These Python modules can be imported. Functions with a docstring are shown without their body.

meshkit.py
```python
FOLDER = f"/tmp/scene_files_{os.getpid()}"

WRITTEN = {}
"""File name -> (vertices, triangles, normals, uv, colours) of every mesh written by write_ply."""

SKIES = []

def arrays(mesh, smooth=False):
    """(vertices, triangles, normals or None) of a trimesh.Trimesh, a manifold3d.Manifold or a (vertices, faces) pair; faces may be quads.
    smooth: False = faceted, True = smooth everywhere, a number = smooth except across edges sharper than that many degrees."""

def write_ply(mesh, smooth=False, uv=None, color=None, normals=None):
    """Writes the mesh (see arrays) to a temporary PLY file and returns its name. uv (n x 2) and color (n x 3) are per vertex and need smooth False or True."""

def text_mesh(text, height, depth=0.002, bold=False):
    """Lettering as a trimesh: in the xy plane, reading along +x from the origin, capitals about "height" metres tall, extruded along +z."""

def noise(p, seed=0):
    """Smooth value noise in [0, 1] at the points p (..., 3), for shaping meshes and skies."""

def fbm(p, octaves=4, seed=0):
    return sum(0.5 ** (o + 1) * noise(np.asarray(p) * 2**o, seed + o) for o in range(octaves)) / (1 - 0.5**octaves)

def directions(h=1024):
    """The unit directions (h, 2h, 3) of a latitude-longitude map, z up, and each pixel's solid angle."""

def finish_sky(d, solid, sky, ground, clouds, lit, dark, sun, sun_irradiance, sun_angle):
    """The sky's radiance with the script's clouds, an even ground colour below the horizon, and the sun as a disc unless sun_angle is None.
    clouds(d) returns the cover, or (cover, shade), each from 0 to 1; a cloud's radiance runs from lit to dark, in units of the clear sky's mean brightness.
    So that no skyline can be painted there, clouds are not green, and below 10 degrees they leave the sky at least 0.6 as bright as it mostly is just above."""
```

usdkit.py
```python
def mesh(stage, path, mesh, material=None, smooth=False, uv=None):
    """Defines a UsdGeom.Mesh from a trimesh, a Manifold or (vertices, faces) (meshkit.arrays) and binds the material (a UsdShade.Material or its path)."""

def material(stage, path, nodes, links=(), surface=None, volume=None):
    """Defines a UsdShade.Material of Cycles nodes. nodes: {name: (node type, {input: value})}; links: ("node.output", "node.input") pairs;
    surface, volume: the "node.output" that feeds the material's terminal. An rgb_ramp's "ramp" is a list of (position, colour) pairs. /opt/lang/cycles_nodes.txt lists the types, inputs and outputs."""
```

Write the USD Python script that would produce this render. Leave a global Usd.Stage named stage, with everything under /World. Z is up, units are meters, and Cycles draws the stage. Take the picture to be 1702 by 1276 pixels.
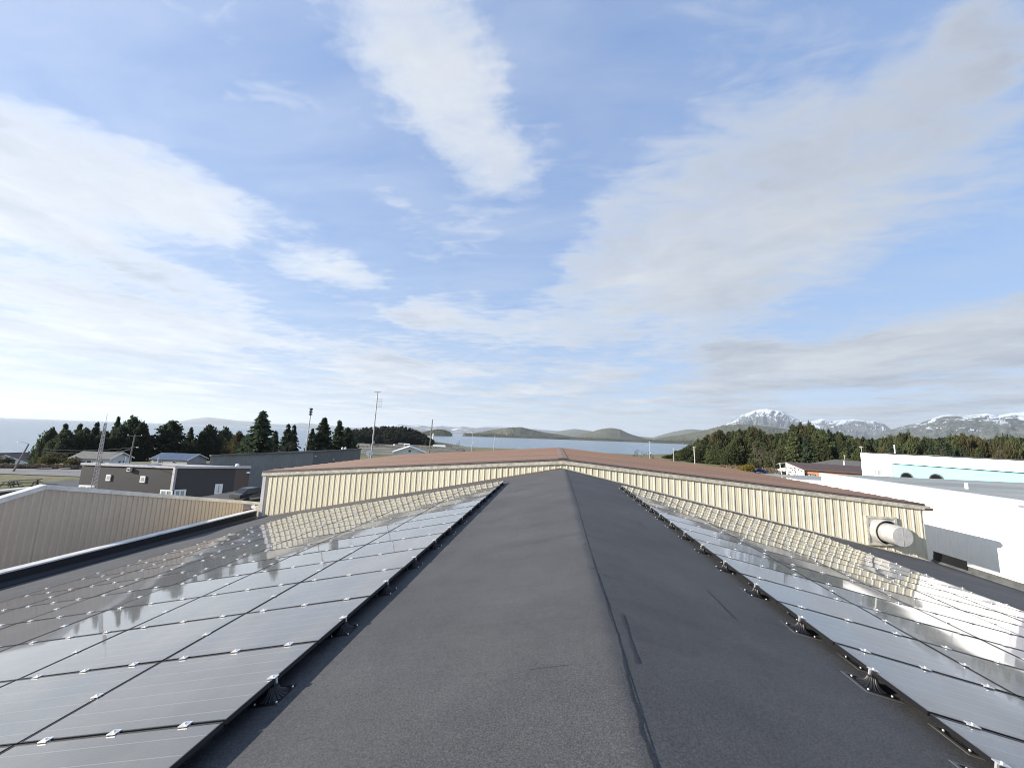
import math, random
import numpy as np
import usdkit, meshkit
from pxr import Usd, UsdGeom, UsdLux, UsdShade, Sdf, Gf, Vt

stage = Usd.Stage.CreateInMemory()
UsdGeom.SetStageUpAxis(stage, UsdGeom.Tokens.z)
UsdGeom.SetStageMetersPerUnit(stage, 1.0)
UsdGeom.Xform.Define(stage, '/World')
UsdGeom.Scope.Define(stage, '/World/Looks')

# ------------------------------------------------------------------ camera, sky, sun
PW, PH, FPX = 1702.0, 1276.0, 623.3
YAW, PITCH, ROLL = map(math.radians, (6.83, 7.78, 2.0))
HC = 11.0                                   # camera height above the ground
EXPOSURE = 1.36
FWD = np.array([-math.sin(YAW) * math.cos(PITCH), math.cos(YAW) * math.cos(PITCH), math.sin(PITCH)])
_R = np.array([math.cos(YAW), math.sin(YAW), 0.0])
_U = np.cross(_R, FWD)
RIGHT = _R * math.cos(ROLL) + _U * math.sin(ROLL)
UP = -_R * math.sin(ROLL) + _U * math.cos(ROLL)
CAM = np.array([0.0, 0.0, HC])

cam = UsdGeom.Camera.Define(stage, '/World/camera')
cam.AddTransformOp().Set(Gf.Matrix4d(*RIGHT, 0, *UP, 0, *(-FWD), 0, *CAM, 1))
cam.CreateHorizontalApertureAttr(36.0)
cam.CreateVerticalApertureAttr(36.0 * 767 / 1024)
cam.CreateFocalLengthAttr(36.0 * FPX / PW)
cam.CreateClippingRangeAttr(Gf.Vec2f(0.05, 200000))
cam.CreateExposureAttr(EXPOSURE)

SUN = np.array([-1.0, -0.40, 0.395])
SUN /= np.linalg.norm(SUN)
sun = UsdLux.DistantLight.Define(stage, '/World/sun')
_sx = np.cross([0, 0, 1.0], SUN); _sx /= np.linalg.norm(_sx)
_sy = np.cross(SUN, _sx)
sun.AddTransformOp().Set(Gf.Matrix4d(*_sx, 0, *_sy, 0, *SUN, 0, 0, 0, 0, 1))
sun.CreateIntensityAttr(0.98)
sun.CreateAngleAttr(0.5)
sun.CreateColorAttr(Gf.Vec3f(1.0, 0.93, 0.83))
sun.CreateNormalizeAttr(True)


def sight(px, py):
    """Unit direction of the sight line through a point of the 1702 x 1276 survey picture."""
    d = FWD * FPX + RIGHT * (px - PW / 2) - UP * (py - PH / 2)
    return d / np.linalg.norm(d)


def at_z(px, py, z):
    d = sight(px, py); return CAM + d * (z - HC) / d[2]


def at_r(px, py, r):
    d = sight(px, py); return CAM + d * r / math.hypot(d[0], d[1])


def at_x(px, py, x):
    d = sight(px, py); return CAM + d * x / d[0]


def at_y(px, py, y):
    d = sight(px, py); return CAM + d * y / d[1]


# the sky: physical sky plus clouds on a flat cloud deck
SKY_STRENGTH = 0.098
N = {'co': ('texture_coordinate', {}),
     'sky': ('sky_texture', {'sky_type': 'single_scattering', 'sun_disc': False, 'sun_elevation': math.asin(SUN[2]),
                             'sun_rotation': math.atan2(SUN[0], SUN[1]), 'air_density': 1.0, 'aerosol_density': 1.0, 'ozone_density': 1.0}),
     'xyz': ('separate_xyz', {}), 'zz': ('math', {'math_type': 'maximum', 'value2': 0.018}),
     'zs': ('math', {'math_type': 'add', 'value2': 0.03}),
     'u': ('math', {'math_type': 'divide'}), 'v': ('math', {'math_type': 'divide'}), 'uv': ('combine_xyz', {}),
     'warp': ('noise_texture', {'scale': 2.0, 'detail': 8.0, 'roughness': 0.62}),
     'wsub': ('mix_vector', {}),
     }
L = [('co.generated', 'xyz.vector'), ('xyz.z', 'zz.value1'), ('zz.value', 'zs.value1'), ('xyz.x', 'u.value1'), ('zs.value', 'u.value2'),
     ('xyz.y', 'v.value1'), ('zs.value', 'v.value2'), ('u.value', 'uv.x'), ('v.value', 'uv.y'), ('uv.vector', 'warp.vector')]
del N['wsub']


def node(name, kind, inputs, *links):
    N[name] = (kind, inputs)
    for a, b in links:
        L.append((a, f'{name}.{b}'))
    return name


def deck(px, py):
    d = sight(px, py); return np.array([d[0], d[1]]) / (max(d[2], 0.018) + 0.03)


# warped deck coordinates: uv + (noise - 0.5) * k
node('wm', 'mix', {'mix_type': 'subtract', 'fac': 1.0, 'color2': (0.5, 0.5, 0.5)}, ('warp.color', 'color1'))
node('ws', 'mix', {'mix_type': 'multiply', 'fac': 1.0, 'color2': (0.75, 0.75, 0.0)}, ('wm.color', 'color1'))
node('wuv', 'mix', {'mix_type': 'add', 'fac': 1.0}, ('uv.vector', 'color1'), ('ws.color', 'color2'))
BLOBS = [  # centre, end of the long axis, end of the short axis (survey pixels), weight
    ((130, 290), (430, 385), (170, 215), 1.15), ((-80, 300), (220, 400), (-60, 190), 0.9), ((330, 360), (430, 385), (340, 320), 0.5),
    ((200, 430), (470, 530), (190, 385), 0.95), ((60, 487), (190, 505), (60, 462), 0.9),
    ((340, 545), (520, 590), (330, 500), 0.75), ((30, 560), (110, 568), (30, 548), 0.7),
    ((650, 20), (780, 170), (560, 80), 0.72), ((725, 140), (860, 290), (655, 195), 0.62), ((800, 260), (880, 350), (740, 280), 0.6),
    ((490, 440), (570, 455), (495, 400), 0.8), ((580, 452), (650, 465), (585, 415), 0.8), ((680, 338), (720, 352), (684, 322), 0.3),
    ((700, 525), (770, 540), (705, 502), 0.75), ((760, 545), (840, 560), (762, 520), 0.6), ((465, 165), (540, 200), (450, 195), 0.35),
    ((1150, 400), (1500, 220), (1080, 250), 0.75), ((1060, 470), (1300, 520), (1080, 380), 0.75), ((1250, 300), (1640, 130), (1180, 200), 0.5),
    ((1450, 330), (1720, 250), (1420, 200), 0.75), ((1380, 440), (1500, 420), (1370, 390), .4), ((1560, 150), (1800, 60), (1500, 80), .35), ((1560, 600), (1900, 560), (1540, 510), 1.0), ((1330, 600), (1560, 570), (1320, 545), 0.6),
    ((1660, 100), (1800, 20), (1590, 60), 0.4), ((1100, 560), (1400, 600), (1090, 520), 0.6), ((1230, 470), (1420, 440), (1220, 400), 0.5),
]
HOLES = [((880, 420), (930, 300), (800, 420), 0.7), ((1620, 460), (1780, 430), (1610, 415), 0.7), ((200, 110), (420, 240), (300, 40), 0.45),
         ((960, 160), (1100, 230), (900, 190), 0.4), ((540, 330), (660, 400), (480, 350), .5), ((425, 425), (455, 470), (400, 430), .5), ((640, 495), (700, 490), (640, 478), .5), ((560, 510), (640, 520), (560, 495), .35), ((1420, 130), (1560, 60), (1400, 90), .35), ((700, 450), (840, 480), (690, 420), .5)]
prev = None
for i, (c_, a_, b_, w_) in enumerate(BLOBS + [(c, a, b, -w) for c, a, b, w in HOLES]):
    C = deck(*c_)
    M = np.stack([deck(*a_) - C, deck(*b_) - C], 1)
    uu, ss, vv = np.linalg.svd(M)
    node(f'm{i}', 'mapping', {'mapping_type': 'texture', 'location': (C[0], C[1], 0), 'rotation': (0, 0, math.atan2(uu[1, 0], uu[0, 0])), 'scale': (ss[0] * 1.5, ss[1] * 1.5, 1.0)}, ('wuv.color', 'vector'))
    node(f'g{i}', 'gradient_texture', {'gradient_type': 'spherical'}, (f'm{i}.vector', 'vector'))
    node(f'e{i}', 'map_range', {'range_type': 'smoothstep', 'from_min': 0.0, 'from_max': 0.75, 'clamp': True}, (f'g{i}.fac', 'value'))
    node(f's{i}', 'math', {'math_type': 'multiply_add', 'value2': float(w_) * 0.9, 'value3': 0.0}, (f'e{i}.result', 'value1'))
    if prev:
        L.append((f'{prev}.value', f's{i}.value3'))
    prev = f's{i}'
# elsewhere the sky goes on with the same kind of broken cloud
node('n1', 'noise_texture', {'scale': 1.3, 'detail': 9.0, 'roughness': 0.60, 'distortion': 0.2}, ('uv.vector', 'vector'))
node('stretch', 'mapping', {'mapping_type': 'point', 'rotation': (0, 0, 0.9), 'scale': (0.8, 2.2, 1.0)}, ('uv.vector', 'vector'))
node('n2', 'noise_texture', {'scale': 1.6, 'detail': 9.0, 'roughness': 0.58, 'distortion': 0.5}, ('stretch.vector', 'vector'))
node('nsum', 'math', {'math_type': 'multiply_add', 'value2': 1.5}, ('n1.fac', 'value1'))
node('n2m', 'math', {'math_type': 'multiply_add', 'value2': 0.8, 'value3': -1.17}, ('n2.fac', 'value1'))
L.append(('n2m.value', 'nsum.value3'))
node('low', 'map_range', {'range_type': 'smoothstep', 'from_min': 0.0, 'from_max': 0.26, 'to_min': 0.50, 'to_max': 0.0, 'clamp': True}, ('xyz.z', 'value'))
node('t1', 'math', {'math_type': 'add'}, (f'{prev}.value', 'value1'), ('nsum.value', 'value2'))
node('n4', 'noise_texture', {'scale': 5.5, 'detail': 6.0, 'roughness': 0.6, 'distortion': 0.6}, ('stretch.vector', 'vector'))
node('t15', 'math', {'math_type': 'multiply_add', 'value2': 1.7}, ('n4.fac', 'value1'), ('t1.value', 'value3'))
node('t17', 'math', {'math_type': 'add', 'value2': -0.85}, ('t15.value', 'value1'))
node('n5', 'noise_texture', {'scale': 0.55, 'detail': 9.0, 'roughness': 0.62}, ('wuv.color', 'vector'))
node('n5m', 'math', {'math_type': 'multiply_add', 'value2': 10.0, 'value3': -4.15}, ('n5.fac', 'value1'))
node('lowm', 'map_range', {'range_type': 'smoothstep', 'from_min': 0.12, 'from_max': 0.38, 'to_min': 1.0, 'to_max': 0.0, 'clamp': True}, ('xyz.z', 'value'))
node('lown', 'math', {'math_type': 'multiply'}, ('n5m.value', 'value1'), ('lowm.result', 'value2'))
node('t2', 'math', {'math_type': 'add'}, ('t17.value', 'value1'), ('lown.value', 'value2'))
node('cover', 'map_range', {'range_type': 'smoothstep', 'from_min': -0.55, 'from_max': 1.6, 'to_min': 0.0, 'to_max': 0.95, 'clamp': True}, ('t2.value', 'value'))
# thin veil
node('veil', 'map_range', {'from_min': 0.25, 'from_max': 0.75, 'to_min': 0.06, 'to_max': 0.36, 'clamp': True}, ('n2.fac', 'value'))
node('cv', 'math', {'math_type': 'maximum'}, ('cover.result', 'value1'), ('veil.result', 'value2'))
# thick parts are greyer underneath
node('thick', 'map_range', {'range_type': 'smoothstep', 'from_min': 0.45, 'from_max': 1.5, 'to_min': 0.0, 'to_max': 0.9, 'clamp': True}, ('t2.value', 'value'))
node('n3', 'noise_texture', {'scale': 0.85, 'detail': 9.0, 'roughness': 0.62}, ('wuv.color', 'vector'))
node('sh3', 'map_range', {'from_min': 0.36, 'from_max': 0.66, 'to_min': 0.0, 'to_max': 1.0, 'clamp': True}, ('n3.fac', 'value'))
node('lowsh', 'map_range', {'range_type': 'smoothstep', 'from_min': 0.05, 'from_max': 0.36, 'to_min': 1.0, 'to_max': 0.0, 'clamp': True}, ('xyz.z', 'value'))
node('thick2', 'math', {'math_type': 'maximum'}, ('thick.result', 'value1'), ('lowsh.result', 'value2'))
node('shade', 'math', {'math_type': 'multiply', 'use_clamp': True}, ('thick2.value', 'value1'), ('sh3.result', 'value2'))
CL = 4.15
# clouds towards the sun's side of the sky are brighter, away from it greyer
node('sunb', 'map_range', {'from_min': -0.6, 'from_max': 1.0, 'to_min': 0.68, 'to_max': 1.05, 'clamp': True})
L.append(('xyz.x', 'sneg.value1')); N['sneg'] = ('math', {'math_type': 'multiply', 'value2': -1.0}); L.append(('sneg.value', 'sunb.value'))
node('ccol', 'mix', {'mix_type': 'mix', 'color1': (CL * 0.925, CL * 0.97, CL * 1.03), 'color2': (CL * 0.54, CL * 0.60, CL * 0.71)}, ('shade.value', 'fac'))
node('ccolb', 'hsv', {}, ('ccol.color', 'color'), ('sunb.result', 'value'))
node('skyg', 'gamma', {'gamma': 0.50}, ('sky.color', 'color'))
node('skyh', 'hsv', {'hue': 0.508, 'saturation': 1.75, 'value': 2.1}, ('skyg.color', 'color'))
node('k1', 'mix', {'mix_type': 'multiply', 'fac': 1.0, 'color2': (0.13, 0.13, 0.13)}, ('skyh.color', 'color1'))
node('k2', 'mix', {'mix_type': 'add', 'fac': 1.0, 'color2': (1.0, 1.0, 1.0)}, ('k1.color', 'color1'))
node('k3', 'mix', {'mix_type': 'divide', 'fac': 1.0}, ('skyh.color', 'color1'), ('k2.color', 'color2'))
node('k4', 'mix', {'mix_type': 'multiply', 'fac': 1.0, 'color2': (0.81, 0.95, 1.26)}, ('k3.color', 'color1'))
node('skyv', 'mix', {'mix_type': 'mix'}, ('cv.value', 'fac'), ('k4.color', 'color1'), ('ccolb.color', 'color2'))
node('bg', 'background_shader', {'strength': SKY_STRENGTH}, ('skyv.color', 'color'))
usdkit.material(stage, '/World/Looks/sky_look', N, L, surface='bg.background')
dome = UsdLux.DomeLight.Define(stage, '/World/sky')
dome.CreateIntensityAttr(1.0)
UsdShade.MaterialBindingAPI.Apply(dome.GetPrim()).Bind(UsdShade.Material.Get(stage, '/World/Looks/sky_look'))
dome.GetPrim().SetCustomDataByKey('kind', 'structure')

# ------------------------------------------------------------------ helpers
_used = {}


def numbered(parent, name):
    k = (parent, name); n = _used.get(k, 0); _used[k] = n + 1
    return f'{parent}/{name}' + (f'_{n:03d}' if n else '')


def path_of(parent):
    return '/World' if parent is None else str(parent.GetPath())


def tag(p, label=None, cat=None, group=None, kind=None):
    for k, v in (('label', label), ('category', cat), ('group', group), ('kind', kind)):
        if v:
            p.SetCustomDataByKey(k, v)
    return p


def thing(name, label=None, cat=None, loc=(0, 0, 0), rot=None, group=None, scale=None, kind=None):
    x = UsdGeom.Xform.Define(stage, numbered('/World', name))
    x.AddTranslateOp().Set(Gf.Vec3d(*map(float, loc)))
    if rot is not None:
        x.AddRotateXYZOp().Set(Gf.Vec3f(*map(float, rot)))
    if scale is not None:
        x.AddScaleOp().Set(Gf.Vec3f(*map(float, scale)))
    return tag(x.GetPrim(), label, cat, group, kind)


def stem(n):
    return n[:-4] if n[-4:-3] == '_' and n[-3:].isdigit() else n


def copy_of(src, label=None, cat=None, loc=(0, 0, 0), rot=None, group=None, scale=None, name=None):
    was = src.GetCustomData()
    r = thing(name or stem(src.GetName()), label, cat or was.get('category'), loc, rot, group, scale)
    r.GetReferences().AddInternalReference(src.GetPath())
    r.SetInstanceable(True)
    return r


def place(prim, loc, rot=None, scale=None):
    x = UsdGeom.Xformable(prim); x.ClearXformOpOrder()
    x.AddTranslateOp().Set(Gf.Vec3d(*map(float, loc)))
    if rot is not None:
        x.AddRotateXYZOp().Set(Gf.Vec3f(*map(float, rot)))
    if scale is not None:
        x.AddScaleOp().Set(Gf.Vec3f(*map(float, scale)))
    return prim


class MB:
    """Collects shapes into one mesh."""

    def __init__(self):
        self.v, self.f, self.n = [], [], 0

    def add(self, v, f):
        v = np.asarray(v, float); f = np.asarray(f, int)
        if f.shape[1] == 4:
            f = np.vstack([f[:, [0, 1, 2]], f[:, [0, 2, 3]]])
        self.v.append(v); self.f.append(f + self.n); self.n += len(v)
        return self

    def box(self, c, s, ax=None):
        """c centre, s full sizes, ax rows = local axes."""
        k = np.array([[x, y, z] for x in (-.5, .5) for y in (-.5, .5) for z in (-.5, .5)]) * np.asarray(s, float)
        if ax is not None:
            k = k @ np.asarray(ax, float)
        return self.add(k + np.asarray(c, float), [[0, 1, 3, 2], [4, 6, 7, 5], [0, 4, 5, 1], [2, 3, 7, 6], [0, 2, 6, 4], [1, 5, 7, 3]])

    def hexa(self, b, t):
        """A solid from 4 bottom and 4 top points (same order)."""
        return self.add(np.vstack([b, t]), [[3, 2, 1, 0], [4, 5, 6, 7], [0, 1, 5, 4], [1, 2, 6, 5], [2, 3, 7, 6], [3, 0, 4, 7]])

    def prism(self, poly, vec):
        """poly: n x 3 planar convex polygon, extruded along vec."""
        p = np.asarray(poly, float); q = p + np.asarray(vec, float); n = len(p)
        f = [[0, i, i + 1] for i in range(1, n - 1)] + [[n, n + i + 1, n + i] for i in range(1, n - 1)]
        for i in range(n):
            j = (i + 1) % n
            f += [[i, n + i, n + j], [i, n + j, j]]
        return self.add(np.vstack([p, q]), f)

    def tube(self, pts, rad, sides=6, caps=True):
        p = np.asarray(pts, float); m = len(p)
        t = np.gradient(p, axis=0); t /= np.linalg.norm(t, axis=1, keepdims=True) + 1e-12
        ref = np.array([0, 0, 1.0]) if abs(t[0][2]) < .9 else np.array([1.0, 0, 0])
        a = np.cross(t, ref); a /= np.linalg.norm(a, axis=1, keepdims=True) + 1e-12
        b = np.cross(t, a); ang = np.arange(sides) * 2 * math.pi / sides
        rad = np.broadcast_to(rad, (m,)).astype(float)
        v = (p[:, None] + rad[:, None, None] * (np.cos(ang)[None, :, None] * a[:, None] + np.sin(ang)[None, :, None] * b[:, None])).reshape(-1, 3)
        f = []
        for i in range(m - 1):
            for j in range(sides):
                k = (j + 1) % sides
                f.append([i * sides + j, i * sides + k, (i + 1) * sides + k]); f.append([i * sides + j, (i + 1) * sides + k, (i + 1) * sides + j])
        if caps:
            f += [[0, j + 1, j] for j in range(1, sides - 1)]
            o = (m - 1) * sides
            f += [[o, o + j, o + j + 1] for j in range(1, sides - 1)]
        return self.add(v, f)

    def lathe(self, prof, c=(0, 0, 0), ax=None, sides=24):
        """prof: list of (r, z) about local z."""
        prof = np.asarray(prof, float); ang = np.arange(sides) * 2 * math.pi / sides; m = len(prof)
        v = np.stack([prof[:, 0, None] * np.cos(ang), prof[:, 0, None] * np.sin(ang), np.broadcast_to(prof[:, 1, None], (m, sides))], -1).reshape(-1, 3)
        f = []
        for i in range(m - 1):
            for j in range(sides):
                k = (j + 1) % sides
                f += [[i * sides + j, i * sides + k, (i + 1) * sides + k], [i * sides + j, (i + 1) * sides + k, (i + 1) * sides + j]]
        if ax is not None:
            v = v @ np.asarray(ax, float)
        return self.add(v + np.asarray(c, float), f)

    def grid(self, P):
        """P: n x m x 3."""
        n, m = P.shape[:2]
        i, j = np.meshgrid(np.arange(n - 1), np.arange(m - 1), indexing='ij')
        q = np.stack([i * m + j, (i + 1) * m + j, (i + 1) * m + j + 1, i * m + j + 1], -1).reshape(-1, 4)
        return self.add(P.reshape(-1, 3), q)

    def arrays(self):
        return np.vstack(self.v), np.vstack(self.f)

    def build(self, name, mat, parent=None, smooth=False, **tags):
        m = usdkit.mesh(stage, numbered(path_of(parent), name), self.arrays(), LOOK[mat], smooth=smooth)
        m.CreateDoubleSidedAttr(True)
        return tag(m.GetPrim(), **tags)


def mb():
    return MB()


ORD = 'zeroth first second third fourth fifth sixth seventh eighth ninth tenth eleventh twelfth thirteenth fourteenth fifteenth sixteenth seventeenth eighteenth'.split()

# ------------------------------------------------------------------ materials
LOOK = {}


def look(name, nodes, links, surface=None, volume=None):
    LOOK[name] = usdkit.material(stage, f'/World/Looks/{name}', nodes, links, surface=surface, volume=volume)


def pbr(name, col, col2=None, rough=0.6, scale=3.0, detail=5.0, metal=0.0, bump=0.0, bscale=None, bdist=0.02, coord='pos', stretch=(1, 1, 1), lo=0.35, hi=0.65, spec=0.5, vary=0.0, island=0.0):
    col2 = col2 or tuple(c * 0.8 for c in col)
    n = {'geo': ('geometry', {}), 'tc': ('texture_coordinate', {}), 'map': ('mapping', {'mapping_type': 'point', 'scale': stretch}),
         'nz': ('noise_texture', {'scale': scale, 'detail': detail, 'roughness': 0.6}), 'rp': ('rgb_ramp', {'ramp': [(lo, col2), (hi, col)]}),
         'p': ('principled_bsdf', {'roughness': rough, 'metallic': metal, 'specular_ior_level': spec})}
    l = [('geo.position' if coord == 'pos' else 'tc.object', 'map.vector'), ('map.vector', 'nz.vector'), ('nz.fac', 'rp.fac')]
    out = 'rp.color'
    if vary or island:
        n['oi'] = ('object_info', {}) if vary else ('geometry', {})
        a = vary or island
        n['vr'] = ('map_range', {'from_min': 0.0, 'from_max': 1.0, 'to_min': 1 - a, 'to_max': 1 + a})
        n['hv'] = ('hsv', {})
        l += [('oi.random' if vary else 'oi.random_per_island', 'vr.value'), ('vr.result', 'hv.value'), (out, 'hv.color')]
        out = 'hv.color'
    l.append((out, 'p.base_color'))
    if bump:
        n['bn'] = ('noise_texture', {'scale': bscale or scale * 4, 'detail': 4.0}); n['bp'] = ('bump', {'strength': bump, 'distance': bdist})
        l += [('map.vector', 'bn.vector'), ('bn.fac', 'bp.height'), ('bp.normal', 'p.normal')]
    look(name, n, l, 'p.BSDF')


# mineral felt roofing: grains, faint lighter and darker patches
look('membrane', {'geo': ('geometry', {}), 'n1': ('noise_texture', {'scale': 0.7, 'detail': 9.0, 'roughness': 0.68}), 'n2': ('noise_texture', {'scale': 85.0, 'detail': 3.0, 'roughness': 0.8}),
                  'n3': ('white_noise_texture', {}) if False else ('noise_texture', {'scale': 420.0, 'detail': 1.0}),
                  'r1': ('rgb_ramp', {'ramp': [(0.3, (0.056, 0.057, 0.060)), (0.7, (0.085, 0.085, 0.087))]}),
                  'r2': ('rgb_ramp', {'ramp': [(0.30, (0.25, 0.25, 0.25)), (0.48, (0.9, 0.9, 0.9)), (0.70, (2.1, 2.1, 2.1))]}),
                  'mm': ('mix', {'mix_type': 'multiply', 'fac': 0.8}),
                  'sm': ('mapping', {'mapping_type': 'point', 'scale': (0.22, 0.75, 1.0)}), 'sn': ('noise_texture', {'scale': 0.8, 'detail': 8.0, 'roughness': 0.65, 'distortion': 0.6}),
                  'sr': ('rgb_ramp', {'ramp': [(0.30, (0.80, 0.80, 0.82)), (0.46, (1, 1, 1)), (0.55, (1.0, 1.0, 0.99)), (0.72, (1.18, 1.17, 1.12))]}), 'ms': ('mix', {'mix_type': 'multiply', 'fac': 1.0}),
                  'kn': ('noise_texture', {'scale': 34.0, 'detail': 2.0}), 'kr': ('map_range', {'from_min': 0.755, 'from_max': 0.80, 'to_min': 0.0, 'to_max': 0.5, 'clamp': True}), 'mk': ('mix', {'mix_type': 'mix', 'color2': (0.30, 0.30, 0.30)}),
                  'wv': ('wave_texture', {'scale': 1.0}) if False else ('noise_texture', {'scale': 2.0, 'detail': 2.0}),
                  'mp': ('mapping', {'mapping_type': 'point', 'scale': (0.5, 5.0, 0.5)}),
                  'b1': ('bump', {'strength': 0.9, 'distance': 0.004}), 'b2': ('bump', {'strength': 0.30, 'distance': 0.02}),
                  'p': ('principled_bsdf', {'roughness': 0.85, 'specular_ior_level': 0.35})},
     [('geo.position', 'n1.vector'), ('geo.position', 'n2.vector'), ('geo.position', 'n3.vector'), ('n1.fac', 'r1.fac'), ('n2.fac', 'r2.fac'), ('r1.color', 'mm.color1'), ('r2.color', 'mm.color2'),
      ('geo.position', 'sm.vector'), ('sm.vector', 'sn.vector'), ('sn.fac', 'sr.fac'), ('mm.color', 'ms.color1'), ('sr.color', 'ms.color2'), ('geo.position', 'kn.vector'), ('kn.fac', 'kr.value'), ('ms.color', 'mk.color1'), ('kr.result', 'mk.fac'), ('mk.color', 'p.base_color'), ('geo.position', 'mp.vector'), ('mp.vector', 'wv.vector'), ('wv.fac', 'b2.height'), ('b2.normal', 'b1.normal'), ('n3.fac', 'b1.height'), ('b1.normal', 'p.normal')], 'p.BSDF')
pbr('felt_edge', (0.040, 0.040, 0.042), (0.03, 0.03, 0.032), rough=.8, scale=20)
pbr('bitumen', (0.012, 0.012, 0.013), rough=0.5)
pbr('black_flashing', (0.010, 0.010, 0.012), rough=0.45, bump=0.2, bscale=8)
pbr('grey_flashing', (0.10, 0.105, 0.10), (0.06, 0.06, 0.06), rough=0.7, scale=4)
pbr('white_cap', (0.72, 0.70, 0.66), (0.55, 0.53, 0.49), rough=0.45, scale=2.5)
# solar glass: dark cells, thin wires, a film of dust
look('solar_glass', {'tc': ('texture_coordinate', {}), 'geo': ('geometry', {}), 'oi': ('object_info', {}), 'xyz': ('separate_xyz', {}),
                     'a': ('math', {'math_type': 'multiply', 'value2': 1 / 0.166}), 'b': ('math', {'math_type': 'fraction'}),
                     'c': ('math', {'math_type': 'compare', 'value2': 0.5, 'value3': 0.016}),
                     'a2': ('math', {'math_type': 'multiply', 'value2': 1 / 0.0155}), 'b2': ('math', {'math_type': 'fraction'}),
                     'c2': ('math', {'math_type': 'compare', 'value2': 0.5, 'value3': 0.07}), 'c2m': ('math', {'math_type': 'multiply', 'value2': 0.22}),
                     'mx': ('math', {'math_type': 'maximum'}),
                     'col': ('mix', {'mix_type': 'mix', 'color1': (0.030, 0.033, 0.040), 'color2': (0.15, 0.15, 0.155)}),
                     'dn': ('noise_texture', {'scale': 1.2, 'detail': 6.0}), 'dr': ('map_range', {'from_min': 0.35, 'from_max': 0.7, 'to_min': 0.15, 'to_max': 0.27, 'clamp': True}),
                     'dust': ('mix', {'mix_type': 'mix', 'color2': (0.42, 0.38, 0.32)}),
                     'p': ('principled_bsdf', {'roughness': 0.28, 'ior': 1.5, 'specular_ior_level': 0.35, 'coat_weight': 1.0, 'coat_roughness': 0.035, 'coat_ior': 1.42})},
     [('tc.object', 'xyz.vector'), ('xyz.y', 'a.value1'), ('a.value', 'b.value1'), ('b.value', 'c.value1'), ('xyz.y', 'a2.value1'), ('a2.value', 'b2.value1'), ('b2.value', 'c2.value1'), ('c2.value', 'c2m.value1'),
      ('c.value', 'mx.value1'), ('c2m.value', 'mx.value2'), ('mx.value', 'col.fac'), ('geo.position', 'dn.vector'), ('dn.fac', 'dr.value'), ('dr.result', 'dust.fac'), ('col.color', 'dust.color1'), ('dust.color', 'p.base_color')], 'p.BSDF')
pbr('black_alloy', (0.012, 0.012, 0.013), rough=0.35, spec=0.5)
pbr('black_rubber', (0.020, 0.020, 0.021), (0.014, 0.014, 0.015), rough=0.38)
pbr('grey_plate', (0.13, 0.13, 0.13), (0.10, 0.10, 0.10), rough=0.7, scale=9)
pbr('bright_alloy', (0.78, 0.78, 0.77), (0.66, 0.66, 0.66), rough=0.45, metal=0.7)
pbr('tan_siding', (0.68, 0.62, 0.46), (0.59, 0.535, 0.39), rough=0.45, scale=0.8, stretch=(1, 1, .35), bump=0.05, bscale=3)
pbr('tan_trim', (0.50, 0.47, 0.39), (0.33, 0.31, 0.26), rough=0.65, scale=6.0, lo=0.4, hi=0.6, detail=8)
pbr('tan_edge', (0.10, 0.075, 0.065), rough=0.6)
pbr('brown_roof', (0.235, 0.148, 0.105), (0.18, 0.115, 0.085), rough=0.65, scale=0.6, stretch=(0.15, 2.0, 1), bump=0.15, bscale=2.5)
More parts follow.
